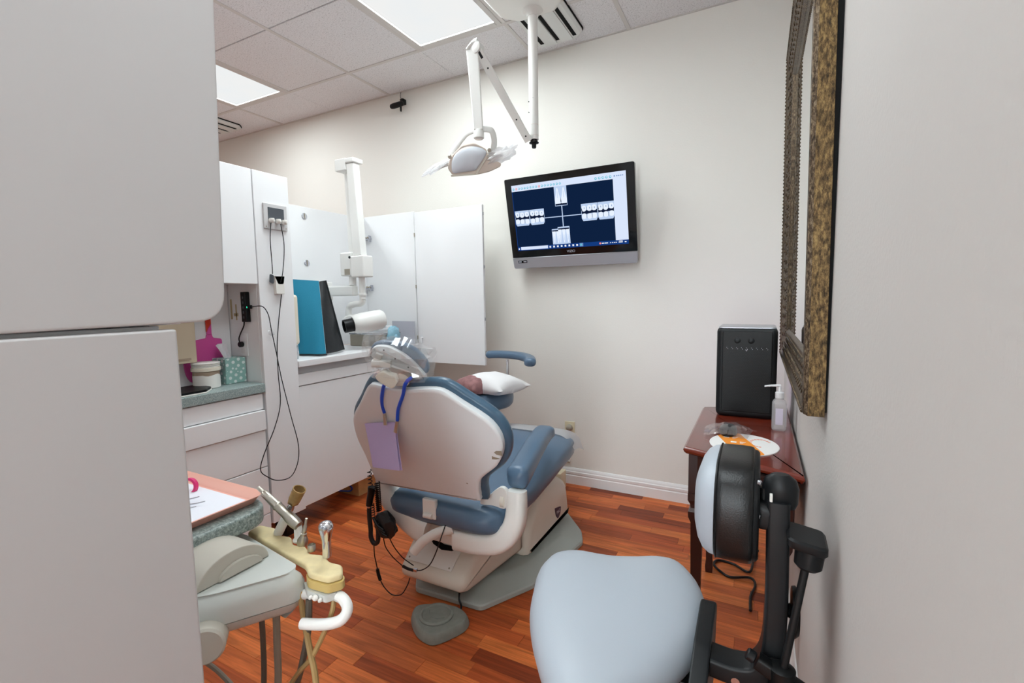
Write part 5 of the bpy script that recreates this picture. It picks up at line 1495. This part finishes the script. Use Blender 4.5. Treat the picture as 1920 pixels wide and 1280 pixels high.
# paddle bracket at the right of the seat
pts = round2([(0.845, 0.415), (1.075, 0.40), (1.135, 0.545), (1.110, 0.560), (0.98, 0.545), (0.855, 0.505)], 0.014, 4)
pprism('side_bracket', pts, (-0.100, 0, 0), Y, Z, Vector((1, 0, 0)), rr_prof(0.034, 0.005), 'black_satin', st)
bar('bracket_link', (-0.20, 1.0, 0.435), (-0.085, 1.0, 0.435), 0.05, 0.03, 'black_satin', st, Y, 0.004)
# bent arm: sweeps out from the bracket and up to the back pad
P = smooth_path([(-0.072, 0.985, 0.515), (-0.020, 0.985, 0.512), (0.018, 0.987, 0.525), (0.040, 0.99, 0.570), (0.045, 0.993, 0.66), (0.044, 0.996, 0.78), (0.043, 1.0, 0.866)], 5)
rings = []
for i, p in enumerate(P):
    T = (P[min(i + 1, len(P) - 1)] - P[max(i - 1, 0)]).normalized()
    S = Y - T * T.dot(Y); S.normalize(); Q = T.cross(S)
    pr = round2([(-0.030, -0.019), (0.030, -0.019), (0.030, 0.019), (-0.030, 0.019)], 0.007, 3)
    rings.append([p + S * a + Q * c for a, c in pr])
ba = loft('back_arm', rings, 'black_satin', st, smooth=45)
cyl('arm_bolt', (-0.02, 0.9535, 0.505), (-0.02, 0.9545, 0.505), 0.008, 'steel', ba, n=12)
lathe('height_knob', (0.0655, 1.0, 0.650), (1, 0, 0), [(0.012, 0), (0.014, 0.004), (0.044, 0.006), (0.046, 0.012), (0.040, 0.018)], 'black_plastic', st)
loft('post_cap', [ring((0.046, 1.0, z_), Z, a, b, n=20) for z_, a, b in ((0.852, 0.016, 0.026), (0.862, 0.020, 0.030), (0.890, 0.021, 0.031), (0.906, 0.018, 0.026), (0.915, 0.010, 0.014))], 'black_satin', st)
rrect_path('pad_bracket', [(0.036, 1.0, 0.835), (0.018, 1.0, 0.835), (0.0, 1.01, 0.838)], (0.06, 0.06), (0.045, 0.055), 'black_satin', st, 0.012)
cyl('clamp_screw', (0.020, 1.0, 0.8635), (0.020, 1.0, 0.885), 0.010, 'black_plastic', st)
for xx in (0.005, 0.028):
    box('bracket_clip', xx, xx + 0.005, 0.972, 0.982, 0.868, 0.882, 'jar_white', st, bevel=0.001)
# back pad: pale face towards the seat, black wrap, flat rear plate
def pad_ring(x_, k, dz=0.0):
    return [Vector((x_, 1.075 + 0.130 * k * a, 0.822 + dz + 0.103 * k * b)) for a, b in [(math.copysign(abs(math.cos(q)) ** 0.62, math.cos(q)), math.copysign(abs(math.sin(q)) ** 0.72, math.sin(q))) for q in [2 * math.pi * i / 40 for i in range(40)]]]
pb_ = loft('back_pad', [pad_ring(x_, k) for x_, k in ((-0.066, 0.97), (-0.060, 0.995), (-0.050, 1.0), (-0.020, 1.005), (-0.006, 1.0), (0.0, 0.985), (0.002, 0.95))], 'black_leather', st, smooth=50)
loft('pad_face', [pad_ring(x_, k) for x_, k in ((-0.0663, 0.968), (-0.076, 0.950), (-0.088, 0.88), (-0.098, 0.74), (-0.106, 0.50), (-0.108, 0.2))], 'pale_leather', pb_, smooth=70)
loft('rear_plate', [pad_ring(x_, k) for x_, k in ((0.0022, 0.95), (0.008, 0.94), (0.012, 0.90))], 'black_satin', pb_, smooth=40)
tube('seam', [p + Vector((0, 0, 0)) for p in pad_ring(-0.063, 0.995)] + [pad_ring(-0.063, 0.995)[0]], 0.0018, 'black_plastic', pb_, n=6, raw=True)
for zz in (0.905, 0.84):
    lathe('plate_screw', (0.0085, 0.965, zz), (1, -0.4, 0), [(0.005, 0), (0.005, 0.004), (0.003, 0.006)], 'steel', pb_, n=12)
# elbow rest on a thin rod beside the wall
bar('rod', (0.058, 0.935, 0.575), (0.092, 0.955, 0.800), 0.013, 0.013, 'black_plastic', st, X, 0.005)
lathe('rod_socket', (0.090, 0.955, 0.764), Vector((0.10, 0.06, 1)), [(0.016, 0), (0.022, 0.006), (0.024, 0.045), (0.024, 0.052)], 'black_satin', st)
pprism('elbow_rest', round2([(0.056, 0.925), (0.118, 0.925), (0.120, 1.005), (0.058, 1.005)], 0.014, 4), (0, 0, 0.818), Vector((1, 0, -0.16)), Y, Z, [(0, 0.003), (0.004, 0), (0.014, 0), (0.018, 0.004)], 'black_satin', st)
lathe('rod_clamp', (0.056, 0.935, 0.540), Z, [(0.018, 0), (0.022, 0.004), (0.022, 0.036), (0.014, 0.040)], 'black_plastic', st)
bar('clamp_body', (0.015, 0.938, 0.575), (0.090, 0.930, 0.545), 0.026, 0.026, 'black_plastic', st, Y, 0.006)
bar('clamp_body', (0.050, 0.960, 0.560), (0.052, 0.925, 0.555), 0.03, 0.03, 'black_plastic', st, X, 0.006)
cyl('clamp_knob', (0.012, 0.938, 0.577), (-0.002, 0.939, 0.583), 0.011, 'black_satin', st, bev=0.002)
for k in range(3):
    cyl('clamp_screw', (0.070 + 0.006 * k, 0.913, 0.552 - 0.004 * k), (0.070 + 0.006 * k, 0.9165, 0.552 - 0.004 * k), 0.0022, 'steel', st, n=8)
cyl('rod_lower', (0.056, 0.935, 0.30), (0.056, 0.935, 0.539), 0.020, 'black_satin', st)
bar('lower_arm', (-0.25, 0.97, 0.33), (0.056, 0.935, 0.32), 0.03, 0.03, 'black_satin', st, Y, 0.006)

s2 = thing('assistant_stool', 'round blue assistant stool with curved body rest beyond the dental chair', 'stool', (-1.475, 2.40, 0))
star_base(s2, (-1.475, 2.40), 0.17, 0.600, 'steel')
loft('seat', [ring((-1.475, 2.40, z_), Z, r_, n=40) for z_, r_ in ((0.615, 0.17), (0.62, 0.190), (0.635, 0.202), (0.665, 0.206), (0.69, 0.203), (0.705, 0.192), (0.712, 0.172), (0.716, 0.12))], 'blue_leather', s2, smooth=60)
lathe('seat_plate', (-1.475, 2.40, 0.600), Z, [(0.10, 0), (0.14, 0.004), (0.14, 0.014)], 'black_satin', s2)
tube('rest_post', [(-1.475, 2.45, 0.595), (-1.42, 2.56, 0.585), (-1.40, 2.617, 0.61), (-1.398, 2.622, 0.70), (-1.397, 2.62, 0.87)], 0.010, 'chrome', s2, n=12)
P = smooth_path([(-1.545, 2.600, 0.895), (-1.50, 2.618, 0.898), (-1.40, 2.622, 0.900), (-1.30, 2.600, 0.898), (-1.215, 2.545, 0.892), (-1.165, 2.465, 0.886), (-1.155, 2.425, 0.884)], 4)
rings = []
for i, p in enumerate(P):
    T = (P[min(i + 1, len(P) - 1)] - P[max(i - 1, 0)]).normalized()
    f = i / (len(P) - 1)
    s = min(1.0, math.sqrt(max(0.08, min(f, 1 - f) * 12)))
    rings.append(ring(p, T, 0.034 * s, 0.024 * s, n=18, e=2.8))
loft('body_rest', rings, 'blue_leather', s2, smooth=60)

t = thing('pillow', 'white pillow with mauve cloth inside, lying on the blue stool', 'pillow', (-1.40, 2.36, 0.717))
def pillow(name, c, a, b, h, m, seed, rot=0.0, taper=0.0):
    bm = bmesh.new()
    n = 18
    top, bot = [], []
    for i in range(n + 1):
        rt, rb = [], []
        for j in range(n + 1):
            u, v = 2 * i / n - 1, 2 * j / n - 1
            k = (max(0, 1 - u * u) ** 0.5) * (max(0, 1 - v * v) ** 0.5)
            pinch = 1 - 0.10 * (1 - abs(u) ** 2) * abs(v) ** 4 - 0.0
            x_ = u * a * (1 - 0.10 * (1 - v * v) * abs(u) ** 6); y_ = v * b * (1 - 0.12 * (1 - u * u) * abs(v) ** 6) * (1 - taper * u)
            nz = 0.12 * noise.noise(Vector((u * 2.5, v * 2.5, seed)))
            xr = x_ * math.cos(rot) - y_ * math.sin(rot); yr = x_ * math.sin(rot) + y_ * math.cos(rot)
            rt.append(Vector((c[0] + xr, c[1] + yr, c[2] + h * (0.35 + k * (1 + nz) * 0.85))))
            rb.append(Vector((c[0] + xr, c[1] + yr, c[2] + h * 0.35 - h * 0.33 * min(1, k * 2.2))))
        top.append(rt); bot.append(rb)
    for g_ in (top, bot):
        V_ = [[bm.verts.new(p) for p in r] for r in g_]
        for i in range(n):
            for j in range(n):
                bm.faces.new((V_[i][j], V_[i + 1][j], V_[i + 1][j + 1], V_[i][j + 1]))
    return link(name, bm, m, t, 70)
pillow('pillowcase', (-1.375, 2.375, 0.719), 0.190, 0.135, 0.088, 'pillow_white', 3, -0.25)
pillow('mauve_filling', (-1.452, 2.285, 0.7195), 0.110, 0.070, 0.078, 'mauve_cloth', 9, -0.45, 0.15)

# ================================================================== DELIVERY CART
ct = thing('delivery_cart', 'dental delivery cart with instrument holder and hoses, left foreground', 'delivery unit', (-1.2, 0.53, 0))
box('floor_base', -1.46, -1.16, 0.45, 0.62, 0.001, 0.06, 'base_grey', ct, bevel=0.012)
cyl('column', (-1.27, 0.53, 0.06), (-1.27, 0.53, 0.60), 0.03, 'cart_grey', ct)
deck = round2([(-1.36, 0.652), (-1.03, 0.652), (-0.798, 0.615), (-0.790, 0.585), (-0.862, 0.470), (-0.900, 0.435), (-1.36, 0.435)], [0.02, 0.004, 0.012, 0.03, 0.03, 0.02, 0.02], 4)
pprism('body', deck, (0, 0, 0.626), X, Y, Z, [(0, 0.040), (0.006, 0.026), (0.018, 0.012), (0.034, 0.004), (0.0345, 0.007), (0.037, 0.002), (0.066, 0.0), (0.080, 0.006), (0.090, 0.016), (0.094, 's0.92')], 'cart_grey', ct, 30)
holder = [(-1.045, 0.654), (-0.800, 0.6165), (-0.770, 0.600), (-0.722, 0.604), (-0.708, 0.628), (-0.735, 0.652), (-0.765, 0.648), (-0.800, 0.662), (-0.830, 0.652), (-0.865, 0.670), (-0.895, 0.662), (-0.930, 0.684), (-0.962, 0.676), (-1.000, 0.696), (-1.050, 0.690)]
hd_ = pprism('instrument_holder', round2(holder, 0.008, 3), (0, 0, 0.708), X, Y, Z, [(0, 0.003), (0.003, 0.0), (0.009, 0), (0.012, 0.002), (0.0135, 0.005)], 'cart_yellow', ct, 35)
pprism('holder_end', round2([(-0.795, 0.612), (-0.770, 0.596), (-0.720, 0.600), (-0.704, 0.626), (-0.716, 0.640), (-0.76, 0.640)], 0.008, 3), (0, 0, 0.690), X, Y, Z, [(0, 0.003), (0.003, 0.0), (0.0178, 0)], 'cart_ochre', ct)
pprism('switch_plate', round2([(-0.800, 0.610), (-0.768, 0.592), (-0.722, 0.596), (-0.712, 0.615), (-0.76, 0.625)], 0.005, 3), (0, 0, 0.674), X, Y, Z, [(0, 0.002), (0.002, 0.0), (0.0158, 0)], 'cart_grey', ct)
for k, (a, b, r_) in enumerate(((-0.756, 0.5915, 0.004), (-0.744, 0.5920, 0.006), (-0.732, 0.5935, 0.004))):
    lathe('toggle', (a, b, 0.681 if k != 1 else 0.683), (0.1, -1, 0), [(r_, 0), (r_, 0.003), (r_ * 0.6, 0.006)], 'jar_white', ct, n=12)
# half round tray pivot
fin = [(0.462, 0.7205)] + [(0.535 - 0.073 * math.cos(math.pi * i / 16), 0.7205 + 0.050 * math.sin(math.pi * i / 16)) for i in range(1, 16)] + [(0.608, 0.7205)]
pprism('tray_pivot', fin, (-0.995, 0, 0), Y, Z, X, rr_prof(0.095, 0.004), 'cart_fin', ct)
pprism('pivot_recess', [(0.500, 0.7225)] + [(0.545 - 0.045 * math.cos(math.pi * i / 10), 0.7225 + 0.025 * math.sin(math.pi * i / 10)) for i in range(1, 10)] + [(0.590, 0.7225)], (-0.8998, 0, 0), Y, Z, X, [(0, 0), (0.006, 0.001)], 'cart_fin', ct)
lathe('pivot_disc', (-0.888, 0.470, 0.645), (0.75, -0.62, 0.0), [(0.030, 0), (0.034, 0.002), (0.034, 0.040), (0.030, 0.044)], 'cart_fin', ct, n=28)
tube('grab_handle', [(-0.815, 0.605, 0.660), (-0.775, 0.610, 0.672), (-0.735, 0.618, 0.678), (-0.703, 0.620, 0.676), (-0.686, 0.615, 0.662), (-0.692, 0.603, 0.646), (-0.720, 0.590, 0.637), (-0.770, 0.578, 0.630)], 0.0105, 'enamel', ct, n=14)
# tray top
slab = round2([(-1.40, 0.705), (-1.03, 0.690), (-0.985, 0.655), (-0.985, 0.500), (-1.02, 0.43), (-1.40, 0.43)], [0.01, 0.03, 0.03, 0.04, 0.03, 0.01], 5)
pprism('tray_top', slab, (0, 0, 0.748), X, Y, Z, [(0, 0.006), (0.004, 0.001), (0.008, 0.0), (0.032, 0.0), (0.037, 0.003), (0.039, 0.008)], 'stone_cart', ct)
bar('tray_arm', (-1.27, 0.53, 0.60), (-1.20, 0.54, 0.747), 0.06, 0.06, 'cart_grey', ct, X, 0.01)
# hoses hanging down and back under the cart
hoses = [([(-0.890, 0.575, 0.612), (-0.895, 0.578, 0.55), (-0.897, 0.575, 0.46), (-0.90, 0.56, 0.32), (-0.97, 0.54, 0.15), (-1.14, 0.53, 0.05)], 0.0055, 'hose_dark'),
         ([(-0.852, 0.582, 0.625), (-0.856, 0.582, 0.55), (-0.858, 0.58, 0.47), (-0.87, 0.57, 0.32), (-0.95, 0.56, 0.14), (-1.14, 0.55, 0.045)], 0.007, 'hose_grey'),
         ([(-0.800, 0.60, 0.675), (-0.790, 0.598, 0.62), (-0.768, 0.59, 0.57), (-0.745, 0.582, 0.51), (-0.74, 0.57, 0.40), (-0.82, 0.56, 0.20), (-1.02, 0.55, 0.07), (-1.15, 0.56, 0.04)], 0.006, 'hose_tan'),
         ([(-0.775, 0.600, 0.665), (-0.780, 0.598, 0.60), (-0.800, 0.594, 0.52), (-0.822, 0.588, 0.45), (-0.88, 0.57, 0.25), (-1.0, 0.56, 0.10), (-1.15, 0.57, 0.04)], 0.0065, 'hose_dark'),
         ([(-0.728, 0.622, 0.679), (-0.728, 0.612, 0.64), (-0.760, 0.592, 0.56), (-0.812, 0.585, 0.495), (-0.88, 0.575, 0.38), (-0.98, 0.56, 0.18), (-1.15, 0.58, 0.05)], 0.005, 'hose_tan'),
         ([(-1.05, 0.50, 0.595), (-1.08, 0.54, 0.49), (-1.04, 0.57, 0.43), (-0.99, 0.575, 0.39), (-0.97, 0.57, 0.30), (-1.02, 0.56, 0.12), (-1.16, 0.59, 0.04)], 0.005, 'hose_grey')]
for pts_, r_, m_ in hoses:
    tube('hose', pts_, r_, m_, ct, n=8)

# tray and instruments (rest on the cart)
t = thing('instrument_tray', 'salmon pink plastic tray lying on the speckled cart top', 'tray', (-1.19, 0.57, 0.788))
def rrect(x0, x1, y0, y1, r): return round2([(x0, y0), (x1, y0), (x1, y1), (x0, y1)], r, 5)
bm = bmesh.new()
O_ = rrect(-1.385, -1.012, 0.452, 0.690, 0.035)
rings = [[Vector((a, b, 0.788 + h)) for a, b in inset2(O_, i)] for h, i in ((0.0, 0.018), (0.018, 0.004), (0.0195, 0.0), (0.0205, 0.001), (0.0195, 0.006), (0.003, 0.021))]
bm_loft(bm, rings)
bm.faces.ensure_lookup_table()
for f in bm.faces:
    f.normal_update()
link('tray_body', bm, None, t, 40, mats=['tray_pink'])
tag(pprism('tray_liner', rrect(-1.355, -1.042, 0.480, 0.662, 0.012), (0, 0, 0.7915), X, Y, Z, [(0, 0), (0.0008, 0)], 'paper_white'), 'white paper liner in the pink tray', 'paper liner')
bm = bmesh.new()
bm_loft(bm, [ring((-1.235, 0.640, 0.803), (0.35, -0.9, 0.15), r_, n=28) for r_ in (0.017, 0.0205)][0:1] + [ring(Vector((-1.235, 0.640, 0.803)) + Vector((0.35, -0.9, 0.15)) * h, (0.35, -0.9, 0.15), r_, n=28) for h, r_ in ((0.0, 0.0205), (0.010, 0.0205), (0.010, 0.015), (0.0, 0.015))], False, False)
tag(link('finger_ring', bm, 'hot_pink', None, 40), 'hot pink plastic ring in the back of the tray', 'ring')
ins = [((-1.30, 0.560), (-1.155, 0.600), 'slim steel explorer, farthest back of the instruments', 0.0022),
       ((-1.30, 0.530), (-1.115, 0.590), 'steel probe with thin bent tip in the tray', 0.0026),
       ((-1.30, 0.505), (-1.105, 0.565), 'steel scaler lying across the tray middle', 0.003),
       ((-1.27, 0.492), (-1.080, 0.520), 'thick white mirror handle nearest the tray edge', 0.0042)]
for k, (a, b, lb, r_) in enumerate(ins):
    a = Vector((a[0], a[1], 0.797)); b = Vector((b[0], b[1], 0.797))
    q = thing('dental_instrument', lb + ' on white paper', 'instrument', (a.x, a.y, 0.7925), 'instruments on the tray')
    tube('shaft', [a, a.lerp(b, 0.70)], r_ * 1.35, 'steel' if k < 3 else 'paper_white', q, n=10, k=2)
    tube('tip', [a.lerp(b, 0.70), a.lerp(b, 0.85), a.lerp(b, 0.95) + Vector((0, 0.004, 0.002)), b + Vector((0.002, 0.014, 0.004))], lambda f: 0.0022 - 0.0011 * f, 'steel', q, n=6)
tag(pprism('gauze_pack', rrect(-1.30, -1.160, 0.500, 0.535, 0.004), (0, 0, 0.7926), X, Y, Z, rr_prof(0.004, 0.001), 'lavender_paper'), 'pale lavender pouch lying among the tray instruments', 'pouch')

# hand pieces standing in the holder
t = thing('handpiece', 'steel low-speed handpiece leaning left in the cart holder', 'handpiece', (-0.93, 0.675, 0.70))
a = Vector((-0.898, 0.672, 0.765)); b = Vector((-1.002, 0.660, 0.832))
ax = (b - a).normalized(); L_ = (b - a).length
lathe('body', a, ax, [(0.008, -0.012), (0.011, -0.010), (0.0125, 0.0), (0.0125, 0.018), (0.0105, 0.028), (0.0098, 0.055), (0.0108, 0.057), (0.0108, 0.060), (0.0096, 0.062), (0.0088, 0.085), (0.0078, 0.105), (0.005, 0.108), (0.0045, L_)], 'brushed', t)
lathe('cuff', (-0.895, 0.676, 0.722), Z, [(0.012, 0), (0.0125, 0.004), (0.009, 0.008), (0.0085, 0.036)], 'jar_white', t)
t = thing('suction_tip', 'white suction handle topped by an amber plastic cup', 'suction tip', (-0.96, 0.69, 0.70))
a = Vector((-0.968, 0.678, 0.722)); b = Vector((-0.925, 0.690, 0.800)); ax = (b - a).normalized()
lathe('handle', a, ax, [(0.010, 0), (0.0105, 0.004), (0.010, 0.064), (0.008, 0.068)], 'enamel', t)
lathe('metal_neck', a + ax * 0.0685, ax, [(0.0085, 0), (0.0085, 0.006), (0.005, 0.020), (0.0045, 0.028)], 'steel', t)
bm = bmesh.new()
c0 = a + ax * 0.093
U_, V_, N_ = frame(ax)
rings = []
for h, r_ in ((0.0, 0.012), (0.006, 0.0135), (0.034, 0.0145), (0.034, 0.0125), (0.012, 0.010)):
    rings.append([c0 + ax * (h - (0.006 * (i % 4 == 0) if h == 0.0 else 0)) + U_ * r_ * math.cos(2 * math.pi * i / 20) + V_ * r_ * math.sin(2 * math.pi * i / 20) for i in range(20)])
bm_loft(bm, rings)
link('amber_cup', bm, 'amber', t)
t = thing('handpiece_coupler', 'thin stepped steel coupler standing in the cart holder', 'handpiece', (-0.87, 0.668, 0.715))
lathe('body', (-0.877, 0.670, 0.722), (0.25, 0.05, 1), [(0.011, 0), (0.0115, 0.010), (0.007, 0.020), (0.006, 0.024), (0.0065, 0.026), (0.0045, 0.028), (0.0050, 0.034), (0.0042, 0.036), (0.0042, 0.044), (0.0030, 0.046), (0.0026, 0.062)], 'brushed', t, n=16)
t = thing('handpiece_coupler', 'short steel coupler stub beside the air water syringe', 'handpiece', (-0.832, 0.66, 0.715))
lathe('body', (-0.834, 0.660, 0.722), Z, [(0.008, 0), (0.0085, 0.003), (0.0085, 0.012), (0.007, 0.014), (0.007, 0.010)], 'brushed', t, n=16)
t = thing('air_water_syringe', 'polished steel air water syringe upright at the holder end', 'syringe', (-0.79, 0.66, 0.70))
lathe('body', (-0.786, 0.658, 0.7215), (0.02, 0, 1), [(0.0085, 0), (0.0088, 0.004), (0.0088, 0.034), (0.0095, 0.040), (0.012, 0.050), (0.0145, 0.062), (0.0145, 0.068), (0.011, 0.074), (0.004, 0.077)], 'chrome', t)
for dx in (0.004, 0.013):
    lathe('button', (-0.786 + dx, 0.6475, 0.789), (0.2, -0.9, 0.5), [(0.0045, 0), (0.005, 0.004), (0.003, 0.007)], 'steel', t, n=12)
